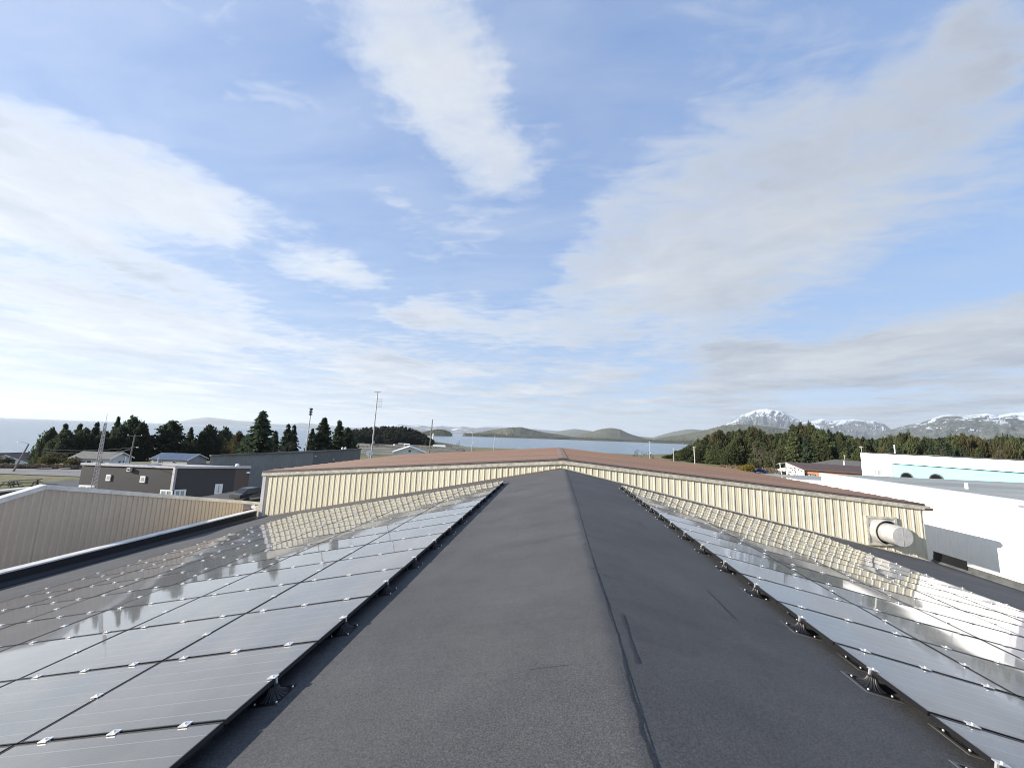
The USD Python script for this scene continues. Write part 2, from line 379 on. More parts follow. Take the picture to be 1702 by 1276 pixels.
pbr('galvanised', (0.58, 0.57, 0.55), (0.46, 0.45, 0.43), rough=0.45, metal=0.35, scale=5)
pbr('duct_inside', (0.015, 0.015, 0.015), rough=0.9)
pbr('taupe_siding', (0.53, 0.445, 0.35), (0.475, 0.395, 0.31), rough=0.5, scale=0.5)
pbr('rust_brown', (0.16, 0.09, 0.06), (0.08, 0.05, 0.04), rough=0.8, scale=2)
pbr('dark_siding', (0.031, 0.029, 0.032), (0.026, 0.025, 0.028), rough=0.55, scale=0.6)
pbr('dark_siding_stained', (0.036, 0.034, 0.037), (0.031, 0.029, 0.032), rough=0.55, scale=0.6)
pbr('stained_siding', (0.085, 0.066, 0.058), (0.10, 0.062, 0.045), rough=0.6, scale=0.5, stretch=(1, 1, 3.0))
pbr('mid_siding', (0.12, 0.12, 0.115), (0.10, 0.10, 0.095), rough=0.55, scale=0.6)  # darker copy of grey_siding, the less lit facade's shade put into its colour
pbr('grey_siding', (0.20, 0.20, 0.19), (0.17, 0.17, 0.16), rough=0.55, scale=0.6)
pbr('light_trim', (0.50, 0.48, 0.49), rough=0.5)
pbr('white_paint', (0.78, 0.78, 0.77), (0.70, 0.70, 0.69), rough=0.5, scale=0.4)
pbr('white_wall', (0.87, 0.87, 0.86), (0.83, 0.83, 0.82), rough=0.5, scale=0.3)
pbr('lavender_trim', (0.62, 0.61, 0.66), rough=0.5)
pbr('flat_roof', (0.32, 0.33, 0.31), (0.22, 0.235, 0.225), rough=0.8, scale=0.4, stretch=(0.25, 1.4, 1), lo=.4, hi=.6)
pbr('turquoise', (0.28, 0.60, 0.64), (0.25, 0.57, 0.61), rough=0.5, scale=.2)
pbr('orange_wall', (0.42, 0.19, 0.10), (0.36, 0.16, 0.09), rough=0.6)
pbr('stone_veneer', (0.74, 0.72, 0.68), (0.60, 0.58, 0.54), rough=0.8, scale=1.5)
pbr('dark_stone', (0.10, 0.09, 0.085), rough=0.8)
pbr('brown_shingle', (0.085, 0.052, 0.045), (0.055, 0.035, 0.032), rough=0.8, scale=1.5, stretch=(.5, .5, 3))
pbr('olive_shingle', (0.125, 0.115, 0.10), (0.085, 0.08, 0.07), rough=0.85, scale=1.2)
pbr('grey_shingle', (0.17, 0.165, 0.15), (0.12, 0.12, 0.11), rough=0.85, scale=1.2)
pbr('blue_shingle', (0.055, 0.095, 0.17), (0.042, 0.072, 0.13), rough=0.7, scale=1.2)
pbr('house_white', (0.70, 0.70, 0.66), (0.60, 0.60, 0.57), rough=0.6, scale=.8)
pbr('house_grey', (0.42, 0.41, 0.41), (0.36, 0.35, 0.35), rough=0.6, scale=.8)
pbr('window_dark', (0.05, 0.06, 0.07), rough=0.12)
pbr('window_pale', (0.38, 0.42, 0.41), (0.20, 0.24, 0.24), rough=0.15, scale=1.4, stretch=(3, 3, .2))
pbr('old_wood', (0.20, 0.175, 0.15), (0.14, 0.12, 0.10), rough=0.85, scale=3, stretch=(4, 4, .5))
pbr('pole_metal', (0.36, 0.36, 0.36), (0.26, 0.26, 0.26), rough=0.5, metal=0.3)
pbr('mast_grey', (0.42, 0.40, 0.40), (0.28, 0.26, 0.26), rough=0.5)
pbr('dark_metal', (0.04, 0.04, 0.045), rough=0.5)
pbr('wire', (0.20, 0.20, 0.19), rough=0.6)
pbr('dark_wood', (0.035, 0.03, 0.025), rough=0.8)
pbr('blue_car', (0.012, 0.035, 0.10), rough=0.2)
pbr('dark_car', (0.012, 0.012, 0.014), rough=0.15)
pbr('white_car', (0.75, 0.75, 0.74), rough=0.25)
pbr('car_glass', (0.01, 0.012, 0.014), rough=0.05)
pbr('tyre', (0.015, 0.015, 0.015), rough=0.8)
pbr('road', (0.20, 0.195, 0.19), (0.15, 0.145, 0.14), rough=0.9, scale=0.4, detail=8)
pbr('asphalt', (0.085, 0.083, 0.085), (0.06, 0.06, 0.06), rough=0.9, scale=0.5, detail=8)
pbr('gravel', (0.30, 0.29, 0.27), (0.18, 0.17, 0.16), rough=0.95, scale=0.5, detail=9)
pbr('bank', (0.34, 0.22, 0.13), (0.18, 0.13, 0.08), rough=0.95, scale=0.6, detail=8)
pbr('scrub_ground', (0.17, 0.155, 0.12), (0.055, 0.06, 0.04), rough=.95, scale=.035, detail=9, lo=.4, hi=.6)
pbr('straw', (0.24, 0.17, 0.10), (0.13, 0.095, 0.06), rough=0.9, scale=0.8, island=0.35)
pbr('driftwood', (0.40, 0.36, 0.30), (0.28, 0.25, 0.2), rough=0.9)
# ground: turf with worn, mossy and bare patches
look('turf', {'geo': ('geometry', {}), 'n1': ('noise_texture', {'scale': 0.06, 'detail': 9.0, 'roughness': 0.65}), 'n2': ('noise_texture', {'scale': 1.3, 'detail': 6.0}),
              'r': ('rgb_ramp', {'ramp': [(0.28, (0.07, 0.09, 0.03)), (0.42, (0.13, 0.145, 0.06)), (0.50, (0.19, 0.17, 0.10)), (0.7, (0.16, 0.14, 0.10))]}),
              'r2': ('rgb_ramp', {'ramp': [(0.3, (0.65, 0.65, 0.65)), (0.7, (1.2, 1.2, 1.2))]}), 'm': ('mix', {'mix_type': 'multiply', 'fac': 1.0}), 'p': ('principled_bsdf', {'roughness': 0.95, 'specular_ior_level': 0.2})},
     [('geo.position', 'n1.vector'), ('geo.position', 'n2.vector'), ('n1.fac', 'r.fac'), ('n2.fac', 'r2.fac'), ('r.color', 'm.color1'), ('r2.color', 'm.color2'), ('m.color', 'p.base_color')], 'p.BSDF')
look('water', {'geo': ('geometry', {}), 'mp': ('mapping', {'mapping_type': 'point', 'scale': (0.35, 1.0, 1.0), 'rotation': (0, 0, 0.5)}), 'n1': ('noise_texture', {'scale': 0.12, 'detail': 9.0, 'roughness': 0.6}),
               'b': ('bump', {'strength': 0.45, 'distance': 1.2}), 'p': ('principled_bsdf', {'base_color': (0.050, 0.10, 0.145), 'roughness': 0.2, 'ior': 1.33})},
     [('geo.position', 'mp.vector'), ('mp.vector', 'n1.vector'), ('n1.fac', 'b.height'), ('b.normal', 'p.normal')], 'p.BSDF')


def leaf(name, c1, c2, c3, trans=0.42):
    look(name, {'g': ('geometry', {}), 'oi': ('object_info', {}), 'r': ('rgb_ramp', {'ramp': [(0.0, c1), (0.6, c2), (1.0, c3)]}),
                'vr': ('map_range', {'to_min': 0.72, 'to_max': 1.25}), 'hv': ('hsv', {}),
                'p': ('principled_bsdf', {'roughness': 0.75, 'specular_ior_level': 0.25}), 't': ('translucent_bsdf', {}), 'm': ('mix_closure', {'fac': trans})},
         [('g.random_per_island', 'r.fac'), ('oi.random', 'vr.value'), ('r.color', 'hv.color'), ('vr.result', 'hv.value'), ('hv.color', 'p.base_color'), ('hv.color', 't.color'), ('p.BSDF', 'm.closure1'), ('t.BSDF', 'm.closure2')], 'm.closure')


leaf('spruce_needles', (0.050, 0.070, 0.040), (0.100, 0.125, 0.066), (0.160, 0.170, 0.098))
leaf('cedar_needles', (0.050, 0.066, 0.040), (0.100, 0.112, 0.066), (0.170, 0.170, 0.104))
leaf('wood_needles', (0.085, 0.100, 0.042), (0.170, 0.185, 0.076), (0.270, 0.252, 0.122))
leaf('olive_leaves', (0.085, 0.078, 0.036), (0.150, 0.132, 0.066), (0.220, 0.186, 0.104))
leaf('bare_twigs', (0.07, 0.055, 0.045), (0.11, 0.09, 0.072), (0.15, 0.125, 0.10), 0.05)
leaf('yellow_leaves', (0.20, 0.15, 0.02), (0.34, 0.26, 0.035), (0.42, 0.34, 0.06))
leaf('far_needles', (0.042, 0.051, 0.035), (0.074, 0.080, 0.054), (0.128, 0.106, 0.074))
pbr('bark', (0.095, 0.075, 0.06), (0.06, 0.05, 0.04), rough=0.9, scale=4)


def mountain_look(name, snow_z, snow_soft, forest, rock, scale):
    look(name, {'geo': ('geometry', {}), 'xyz': ('separate_xyz', {}), 'n1': ('noise_texture', {'scale': scale, 'detail': 10.0, 'roughness': 0.62}), 'n2': ('noise_texture', {'scale': scale * 6, 'detail': 6.0}),
                'nn': ('separate_xyz', {}),
                'h': ('map_range', {'from_min': snow_z - snow_soft, 'from_max': snow_z + snow_soft, 'to_min': -0.5, 'to_max': 0.5}),
                'hn': ('math', {'math_type': 'multiply_add', 'value2': 3.4, 'value3': 0.0}), 'hs': ('math', {'math_type': 'add', 'value2': -1.75}),
                'sl': ('map_range', {'from_min': 0.55, 'from_max': 0.95, 'to_min': -0.85, 'to_max': 0.30}), 'ad': ('math', {'math_type': 'add'}),
                's': ('map_range', {'range_type': 'smoothstep', 'from_min': 0.0, 'from_max': 0.14, 'clamp': True}),
                'fr': ('rgb_ramp', {'ramp': [(0.38, forest), (0.62, rock)]}), 'm': ('mix', {'mix_type': 'mix', 'color2': (0.52, 0.57, 0.64)}),
                'p': ('principled_bsdf', {'roughness': 0.9, 'specular_ior_level': 0.1})},
         [('geo.position', 'xyz.vector'), ('geo.position', 'n1.vector'), ('geo.position', 'n2.vector'), ('xyz.z', 'h.value'), ('n1.fac', 'hn.value1'), ('h.result', 'hn.value3'), ('hn.value', 'hs.value1'),
          ('geo.true_normal', 'nn.vector'), ('nn.z', 'sl.value'), ('sl.result', 'ad.value1'), ('hs.value', 'ad.value2'), ('ad.value', 's.value'), ('n2.fac', 'fr.fac'), ('fr.color', 'm.color1'), ('s.result', 'm.fac'), ('m.color', 'p.base_color')], 'p.BSDF')


mountain_look('snow_peak', 880, 480, (0.045, 0.055, 0.050), (0.10, 0.10, 0.095), 0.0016)
mountain_look('snow_ridge', 740, 300, (0.045, 0.055, 0.045), (0.11, 0.11, 0.09), 0.0022)
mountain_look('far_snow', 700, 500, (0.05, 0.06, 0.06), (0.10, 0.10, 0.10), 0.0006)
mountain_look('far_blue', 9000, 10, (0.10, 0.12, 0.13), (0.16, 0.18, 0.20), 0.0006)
mountain_look('forest_hill', 9000, 10, (0.045, 0.060, 0.040), (0.15, 0.14, 0.10), 0.006)
mountain_look('shore_forest', 9000, 10, (0.040, 0.050, 0.032), (0.10, 0.09, 0.062), 0.012)

# ------------------------------------------------------------------ terrain, sea, hills
SH = [(-180, 5000), (-110, 900), (-75, 380), (-58, 335), (-45, 330), (-36, 345), (-31, 470), (-27, 690), (-18, 690), (-13, 570), (0, 560), (12, 540), (17, 650), (21, 2600), (26, 6000), (180, 6000)]


def shore_r(az):
    return np.interp(az, [a for a, _ in SH], [r for _, r in SH])


def sstep(a, b, x):
    t = np.clip((x - a) / (b - a), 0, 1); return t * t * (3 - 2 * t)


SEA_Z = -9.0


def ground(x, y):
    x = np.asarray(x, float); y = np.asarray(y, float)
    r = np.hypot(x, y); az = np.degrees(np.arctan2(x, y)); rs = shore_r(az)
    z = -8.0 * sstep(np.interp(az, [-62, -38, -33], [144, 146, 190]), np.where(az < -38, 225, np.maximum(rs - 30, 260)), r) * (rs < 2000)
    z = z - 12.0 * sstep(rs - 25, rs + 90, r)
    # a low wooded knoll at the end of the village
    kx, ky = at_z(655, 738, -8.0)[:2]
    z = z + 9.0 * np.exp(-(((x - kx) * 0.90 + (y - ky) * 0.43) / 75) ** 2 - (((y - ky) * .9 - (x - kx) * .43 - 40) / 70) ** 2)
    far = sstep(40, 160, r)
    z = z + far * 0.5 * (meshkit.fbm(np.stack([x * 0.03, y * 0.03, np.zeros_like(x)], -1), 3, 5) - 0.5)
    return z


az = np.radians(np.linspace(-180, 180, 361))
rr = np.concatenate([np.linspace(2, 60, 8)[:-1], np.geomspace(60, 1200, 90), np.geomspace(1300, 9000, 12)])
RR, AZ = np.meshgrid(rr, az, indexing='ij')
TX, TY = RR * np.sin(AZ), RR * np.cos(AZ)
mb().grid(np.stack([TX, TY, ground(TX, TY)], -1)).build('ground', 'turf', smooth=True, kind='structure')
S = 62000.0
mb().add([[-S, -S, SEA_Z], [S, -S, SEA_Z], [S, S, SEA_Z], [-S, S, SEA_Z]], [[0, 1, 2, 3]]).build('sea', 'water', kind='structure')


def drape(poly, name, mat, lift, n=14, kind='structure', m=6):
    """A ground-hugging sheet over a quad (4 plan points)."""
    p = np.asarray(poly, float)[:, :2]
    s, t = np.meshgrid(np.linspace(0, 1, n), np.linspace(0, 1, m), indexing='ij')
    P = ((1 - s) * (1 - t))[..., None] * p[0] + (s * (1 - t))[..., None] * p[1] + (s * t)[..., None] * p[2] + ((1 - s) * t)[..., None] * p[3]
    Z = ground(P[..., 0], P[..., 1]) + lift
    return mb().grid(np.concatenate([P, Z[..., None]], -1)).build(name, mat, smooth=True, kind=kind)


def place_r0(px, r):
    d = sight(px, 720); k = r / math.hypot(d[0], d[1]); return np.array([d[0] * k, d[1] * k, 0.0])


def lerp(a, b, t):
    return np.asarray(a, float) * (1 - t) + np.asarray(b, float) * t


g0 = lambda px, py: at_z(px, py, 0.0)
a_, b_ = g0(0, 779.5), g0(130, 781.5); c_, d_ = g0(0, 788.5), g0(130, 793)
drape([lerp(a_, b_, -2), lerp(a_, b_, 3), lerp(c_, d_, 3), lerp(c_, d_, -2)], 'road', 'road', 0.12, n=60)
drape([g0(70, 803), g0(133, 797.5), at_z(150, 830, 0), at_z(20, 830, 0)], 'car_park', 'asphalt', 0.16)
pl = lambda px, r: place_r0(px, r)
drape([pl(575, 185), pl(790, 185), pl(790, 540), pl(575, 560)], 'village_ground', 'scrub_ground', 0.10, n=40, m=60)
drape([pl(1196, 95), pl(1345, 95), pl(1345, 330), pl(1196, 330)], 'dirt_bank', 'bank', 0.07, n=40, m=40)
drape([g0(1180, 776), g0(1345, 786), g0(1345, 815), g0(1180, 800)], 'gravel_lot', 'gravel', 0.12, n=30, m=16)

rng = np.random.default_rng(7)


def hill(name, prof, dist, mat, front=0.35, back=0.5, amp=0.12, jag=0.0, n=260, rows=36, seed=1, freq=6.0, base=-40.0, bulge=1.0):
    """A real range of hills: crest heights follow prof (survey pixels) at about dist metres, with a front and a rear slope."""
    px = np.linspace(prof[0][0], prof[-1][0], n)
    py = np.interp(px, [a for a, _ in prof], [b for _, b in prof])
    d = np.array([sight(a, b) for a, b in zip(px, py)]); hd = np.hypot(d[:, 0], d[:, 1])
    wob = 1 + 0.06 * (meshkit.fbm(np.stack([px * 0.02, px * 0 + seed, px * 0], -1), 3, seed) - 0.5)
    R = dist * wob
    crest = HC + d[:, 2] / hd * R
    v = np.concatenate([np.linspace(0, 1, rows), 1 + np.linspace(0, 1, rows // 2)[1:]])
    P = np.zeros((n, len(v), 3))
    for j, t in enumerate(v):
        if t <= 1:
            rj = R * (1 - front * (1 - t)); k = t ** bulge
        else:
            rj = R * (1 + back * (t - 1)); k = max(0.0, 1 - (t - 1)) ** 1.2
        q = np.stack([d[:, 0] / hd * rj, d[:, 1] / hd * rj], -1)
        nz = meshkit.fbm(np.stack([q[:, 0] / dist * freq, q[:, 1] / dist * freq, q[:, 0] * 0 + seed * 3.3], -1), 6, seed)
        rid = 1 - 2 * np.abs(nz - 0.5) * 2
        span = np.maximum(crest - base, 1)
        w = min(1.0, 4 * t * (1 - t)) if t <= 1 else min(1.0, 3 * (t - 1))
        az_ = np.degrees(np.arctan2(d[:, 0], d[:, 1]))
        sp = meshkit.fbm(np.stack([az_ * freq * .055 + 3.2 * nz, np.full(n, t * 1.6) + 2.0 * nz, np.full(n, seed * 1.7)], -1), 5, seed + 3)
        sp = 1 - 2 * np.abs(2 * sp - 1)
        z = base + span * k + span * amp * w * ((0.7 * rid + 0.5 * sp - 0.85) if 'snow' in mat else (0.95 * rid + 0.1 * sp - 0.75))
        if jag:
            z = z + rng.uniform(-jag, jag, n)
        P[:, j, :2] = q; P[:, j, 2] = np.minimum(z, crest + jag) if t != 1 else crest + (rng.uniform(-jag, jag, n) if jag else 0)
    return mb().grid(P).build(name, mat, smooth=True, kind='structure')


# farthest blue ranges
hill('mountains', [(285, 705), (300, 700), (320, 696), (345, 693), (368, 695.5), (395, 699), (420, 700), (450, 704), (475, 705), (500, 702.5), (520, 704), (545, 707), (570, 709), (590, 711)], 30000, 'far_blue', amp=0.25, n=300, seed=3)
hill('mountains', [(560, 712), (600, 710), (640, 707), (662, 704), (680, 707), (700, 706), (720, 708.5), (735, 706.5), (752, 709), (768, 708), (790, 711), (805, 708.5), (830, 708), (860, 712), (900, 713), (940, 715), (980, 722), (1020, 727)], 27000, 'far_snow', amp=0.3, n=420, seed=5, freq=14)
hill('mountains', [(905, 722), (930, 716), (955, 712.5), (975, 715), (1000, 719), (1050, 724), (1085, 727)], 16000, 'forest_hill', amp=0.2, n=160, seed=8)
hill('mountains', [(1085, 727), (1105, 721), (1120, 717), (1140, 713.5), (1152, 713), (1170, 715), (1185, 713), (1215, 716), (1260, 725), (1300, 735)], 15000, 'forest_hill', amp=0.2, n=160, seed=9)
# the snowy peak and its neighbours
hill('snowy_mountain', [(1130, 727), (1165, 718), (1195, 709), (1215, 700), (1228, 692), (1240, 687), (1252, 682.5), (1263, 680), (1275, 679), (1290, 681.5), (1300, 683), (1312, 689), (1322, 694.5), (1335, 699), (1350, 703), (1375, 709), (1410, 720), (1450, 735)], 19000, 'snow_peak', amp=0.42, n=420, rows=60, seed=21, freq=22, bulge=1.15)
hill('snowy_mountain', [(1310, 712), (1335, 703), (1352, 699), (1366, 695.5), (1385, 699), (1400, 697.5), (1420, 696), (1440, 699), (1455, 699), (1468, 703), (1478, 711), (1492, 720), (1510, 735)], 21000, 'snow_peak', amp=0.4, n=320, rows=50, seed=23, freq=22)
hill('snowy_mountain', [(1440, 735), (1470, 716), (1490, 711), (1510, 706), (1530, 703), (1550, 695), (1565, 690), (1580, 689), (1600, 692), (1620, 689), (1640, 686.5), (1660, 690), (1680, 686), (1702, 684), (1740, 682), (1790, 688), (1850, 696), (1930, 712), (2000, 740)], 12500, 'snow_ridge', amp=0.30, n=460, rows=56, seed=31, freq=16)
# nearer forested hills
hill('forested_hills', [(1060, 736), (1100, 727), (1130, 723), (1160, 717), (1185, 711), (1203, 707), (1225, 705), (1250, 706), (1280, 709), (1310, 713), (1350, 718), (1400, 726), (1480, 738), (1600, 748), (1702, 756)], 5200, 'forest_hill', amp=0.12, jag=5, n=420, rows=40, seed=41, freq=20)
hill('forested_hills', [(776, 724), (790, 719.5), (805, 717), (825, 713), (845, 710.5), (865, 709.5), (885, 714), (905, 718.5), (930, 722), (960, 727), (1000, 730), (1040, 735)], 4600, 'forest_hill', amp=0.12, jag=5, n=300, rows=40, seed=43, freq=20, front=.2)
hill('forested_hills', [(950, 727), (970, 720), (985, 717), (1000, 712.5), (1015, 711), (1030, 713), (1045, 720), (1070, 728), (1100, 733)], 7000, 'forest_hill', amp=0.10, jag=4, n=200, seed=44, freq=16)
hill('headland', [(690, 721), (715, 715), (727, 713), (738, 714), (747, 717), (752, 721)], 2600, 'shore_forest', amp=0.05, jag=3, n=120, seed=45, front=.06, back=.1, base=-14)
hill('far_shore', [(768, 724), (772, 719), (790, 720), (830, 722), (870, 724), (920, 725.5), (980, 727.5), (1040, 730), (1100, 731), (1150, 732), (1200, 736), (1240, 742)], 3200, 'shore_forest', amp=0.05, jag=3.5, n=420, rows=14, seed=46, front=.05, back=.2, base=-14)

# ------------------------------------------------------------------ the roof we stand on
H = 1.69                       # camera above the ridge
XR, SL = 0.283 * H, 0.205      # ridge position, roof slope
DW = 12.43 * H                 # the tan wall
RIDGE_Z = HC - H
TH = math.atan(SL)
XL0, XR0 = -10.45 * H, 10.75 * H
Y0 = -9.0


def roof_z(x):
    return RIDGE_Z - SL * (np.sqrt((np.asarray(x, float) - XR) ** 2 + 0.055 ** 2) - 0.02)


own = thing('membrane_roof_building', 'dark felt roofed low gable building in the foreground carrying the solar arrays', 'building')


# felt in rolls; the left sheets run over the ridge and stop at the seam, lapping the right ones
def on_roof(px, py, side, lift=0.0):
    d = sight(px, py); sg = -1 if side == 'L' else 1
    k = (-H + lift + SL * sg * XR) / (d[2] + SL * sg * d[0])
    return CAM + d * k


seam_px = [(1086, 1290), (1062, 1200), (1042, 1110), (1028, 1050), (1012, 1000), (1000, 965), (985, 915), (976, 885), (966, 845), (956, 812), (944, 784)]
SEAM = np.array([on_roof(a, b, 'R') for a, b in seam_px]); XSEAM = float(SEAM[:7, 0].mean())
LAP1, LAP2 = on_roof(860, 977, 'L')[1], on_roof(915, 1109, 'L')[1]


def xs_left():
    return np.concatenate([np.linspace(XL0, XR - 0.65, 22)[:-1], np.linspace(XR - 0.65, XSEAM, 26)])


def roof_piece(xs, y0, y1, name, lift=0.0, amp=0.004, ny=0):
    ys = np.linspace(y0, y1, ny or int((y1 - y0) / .09))
    X, Y = np.meshgrid(xs, ys, indexing='ij')
    near = np.exp(-((X - XR) / .5) ** 2)
    Z = roof_z(X) + lift + amp * (meshkit.fbm(np.stack([X * 0.8, Y * 1.9, X * 0], -1), 3, 4) - 0.5) * 1.6 + near * 0.009 * (meshkit.fbm(np.stack([X * .9, Y * 1.1, X * 0 + 7], -1), 3, 9) - .5)
    return mb().grid(np.stack([X, Y, Z], -1)).build(name, 'membrane', own, smooth=True)


xs_r = np.concatenate([np.linspace(XR + .06, XR + .8, 14)[:-1], np.linspace(XR + .8, XR0, 24)])
for y0_, y1_, lf in ((Y0, LAP2 + .02, .0030), (LAP2, LAP1 + .02, .0040), (LAP1, 14.2, .0030), (14.17, DW - .01, .0038)):
    roof_piece(xs_left(), y0_, y1_, 'roofing_sheet', lf)
for y0_, y1_, lf in ((Y0, 5.2, 0.0), (5.17, 12.1, .002), (12.07, DW - .01, 0.0)):
    roof_piece(xs_r, y0_, y1_, 'roofing_sheet', lf)


def bead(pts, w, name, side, mat='bitumen', wob=0.012, seed=1, lift=0.0025, step=0.04):
    """An irregular strip of squeezed-out bitumen along a lap."""
    r = np.random.default_rng(seed); P = []
    for a, b in zip(pts[:-1], pts[1:]):
        n = max(2, int(np.linalg.norm(b - a) / step))
        P += [lerp(a, b, i / n) for i in range(n)]
    P.append(pts[-1]); P = np.array(P)
    nz = np.cumsum(r.normal(0, wob * 0.35, len(P))); nz -= np.linspace(nz[0], nz[-1], len(P)); nz = np.clip(nz, -wob * 2.2, wob * 2.2)
    t = np.gradient(P, axis=0); t /= np.linalg.norm(t, axis=1, keepdims=True) + 1e-9
    s = np.stack([t[:, 1], -t[:, 0], np.zeros(len(t))], -1)
    C = P + s * nz[:, None]
    ww = w * r.uniform(0.45, 1.35, len(P))
    rows = []
    for k, hh in ((-1, 0.0), (-0.4, 1.0), (0.4, 1.0), (1, 0.0)):
        q = C + s * (k * ww)[:, None]
        q[:, 2] = roof_z(q[:, 0]) + 0.0045 + hh * lift
        rows.append(q)
    return mb().grid(np.stack(rows, 1)).build(name, mat, own, smooth=True)


bead([np.array([XSEAM + .004 + .35 * (q[0] - XSEAM), q[1], q[2]]) for q in SEAM] + [np.array([XSEAM, DW - .02, 0])], 0.0075, 'lap_seam', 'R', seed=3, wob=0.014)
for (p0, p1, sd, w) in [((1033, 1021), (1060, 1103), 'R', 0.012), ((1175, 982), (1222, 1030), 'R', 0.006), ((1057, 865), (1071, 880), 'R', 0.007)]:
    bead([on_roof(*p0, sd), on_roof(*p1, sd)], w, 'lap_seam', sd, seed=int(p0[0]), wob=0.004)
for (p0, p1, w) in [((790, 986), (925, 969), .004), ((880, 1114), (945, 1106), .003), ((968, 905), (975, 903), .008), ((977, 942), (996, 946), .006)]:
    sd = 'L' if p0[0] < 960 else 'R'
    bead([on_roof(*p0, sd), on_roof(*p1, sd)], w, 'lap_seam', sd, mat='felt_edge', seed=int(p0[1]), wob=0.003, lift=.003)

# upstands and caps along both eaves, walls below
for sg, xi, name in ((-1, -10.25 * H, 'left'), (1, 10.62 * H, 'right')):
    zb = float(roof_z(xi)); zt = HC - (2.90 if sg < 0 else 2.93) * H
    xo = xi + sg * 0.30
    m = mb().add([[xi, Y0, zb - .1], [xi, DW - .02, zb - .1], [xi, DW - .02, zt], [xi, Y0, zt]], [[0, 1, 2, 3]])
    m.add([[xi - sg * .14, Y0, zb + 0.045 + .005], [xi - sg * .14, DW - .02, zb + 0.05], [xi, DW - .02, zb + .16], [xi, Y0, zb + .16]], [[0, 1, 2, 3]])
    m.build('upstand', 'black_flashing' if sg < 0 else 'grey_flashing', own)  # black on the left puts the shade of that face into its colour
    yy = np.linspace(Y0, DW - .02, 11)
    for a, b in zip(yy[:-1], yy[1:]):
        mb().box(((xi + xo) / 2, (a + b) / 2, zt + .025), (abs(xo - xi) + .05, b - a - .006, .05)).build('cap_strip', 'white_cap', own)
    mb().add([[xo, Y0, 0], [xo, DW, 0], [xo, DW, zt], [xo, Y0, zt]], [[0, 1, 2, 3]]).build('wall', 'taupe_siding', own)
xi = 10.62 * H
y1 = at_x(1420 + .1724 * 735, 930, xi)[1]; y2 = at_x(1420 + .1724 * 1100, 945, xi)[1]
mb().box((xi - .03, (min(y1, DW - .1) + y2) / 2, float(roof_z(xi)) + .27), (.02, abs(min(y1, DW - .1) - y2), .5)).build('flashing_sheet', 'black_flashing', own)

# ------------------------------------------------------------------ solar panels and their mounts
E_TOP = 0.09 * H


def make_panel(name, lx, ly):
    x = thing(name)
    t = 0.035; w = 0.011
    f = mb()
    for sx in (-1, 1):
        f.box((sx * (lx / 2 - w / 2), 0, -t / 2), (w, ly, t))
    for sy in (-1, 1):
        f.box((0, sy * (ly / 2 - w / 2), -t / 2), (lx - 2 * w, w, t))
    f.build('frame', 'black_alloy', x)
    nx, ny = 13, 9
    X, Y = np.meshgrid(np.linspace(-lx / 2 + w, lx / 2 - w, nx), np.linspace(-ly / 2 + w, ly / 2 - w, ny), indexing='ij')
    Z = -0.003 - 0.0014 * np.cos(X / lx * math.pi) * np.cos(Y / ly * math.pi)
    mb().grid(np.stack([X, Y, Z], -1)).build('glass', 'solar_glass', x, smooth=True)
    b = mb().box((0, 0, -0.012), (lx - 2 * w, ly - 2 * w, .006)); b.build('back_sheet', 'black_alloy', x)
    return x


ARR = {'L': dict(edge=-1.378 * H, pitch=1.022 * H, cols=6, y0=(1.639 - 0.64 * 2) * H, py=0.640 * H, rows=16, sg=-1, side='left'),
       'R': dict(edge=1.748 * H, pitch=0.975 * H, cols=5, y0=(2.156 - 0.607 * 2) * H, py=0.607 * H, rows=16, sg=1, side='right')}
prng = np.random.default_rng(11)


def slope_rot(sg):
    return (0.0, math.degrees(TH) * sg, 0.0)


for key, A in ARR.items():
    A['lx'] = A['pitch'] / math.cos(TH) - 0.02; A['ly'] = A['py'] - 0.02
    proto = None
    for c in range(A['cols']):
        for r in range(A['rows']):
            xc = A['edge'] + A['sg'] * (c + 0.5) * A['pitch']; yc = A['y0'] + (r + 0.5) * A['py']
            loc = (xc, yc, RIDGE_Z - SL * abs(xc - XR) + E_TOP)
            rot = (prng.normal(0, 0.10), math.degrees(TH) * A['sg'] + prng.normal(0, 0.10), 0)
            lab = f"black solar panel in {ORD[A['rows'] - r]} row from tan wall, {ORD[c + 1]} column {A['side']} of ridge"
            if proto is None:
                proto = make_panel('solar_panel', A['lx'], A['ly'])
                place(proto, loc, rot)
                tag(proto, lab, 'solar panel', f"black solar panels of the {A['side']} array")
            else:
                copy_of(proto, lab, 'solar panel', loc, rot, f"black solar panels of the {A['side']} array")


def silver_clamp(m, z, long='y'):
    """Top of a panel clamp: a bright U with a bolt head, top of the panel at z."""
    m.box((0, 0, z + .006), (.075, .05, .006))
    m.box((0, 0, z - .02), (.07, .014, .05))
    m.lathe([(0, .012), (.009, .012), (.009, 0), (0, 0)], (0, 0, z + .008), sides=6)


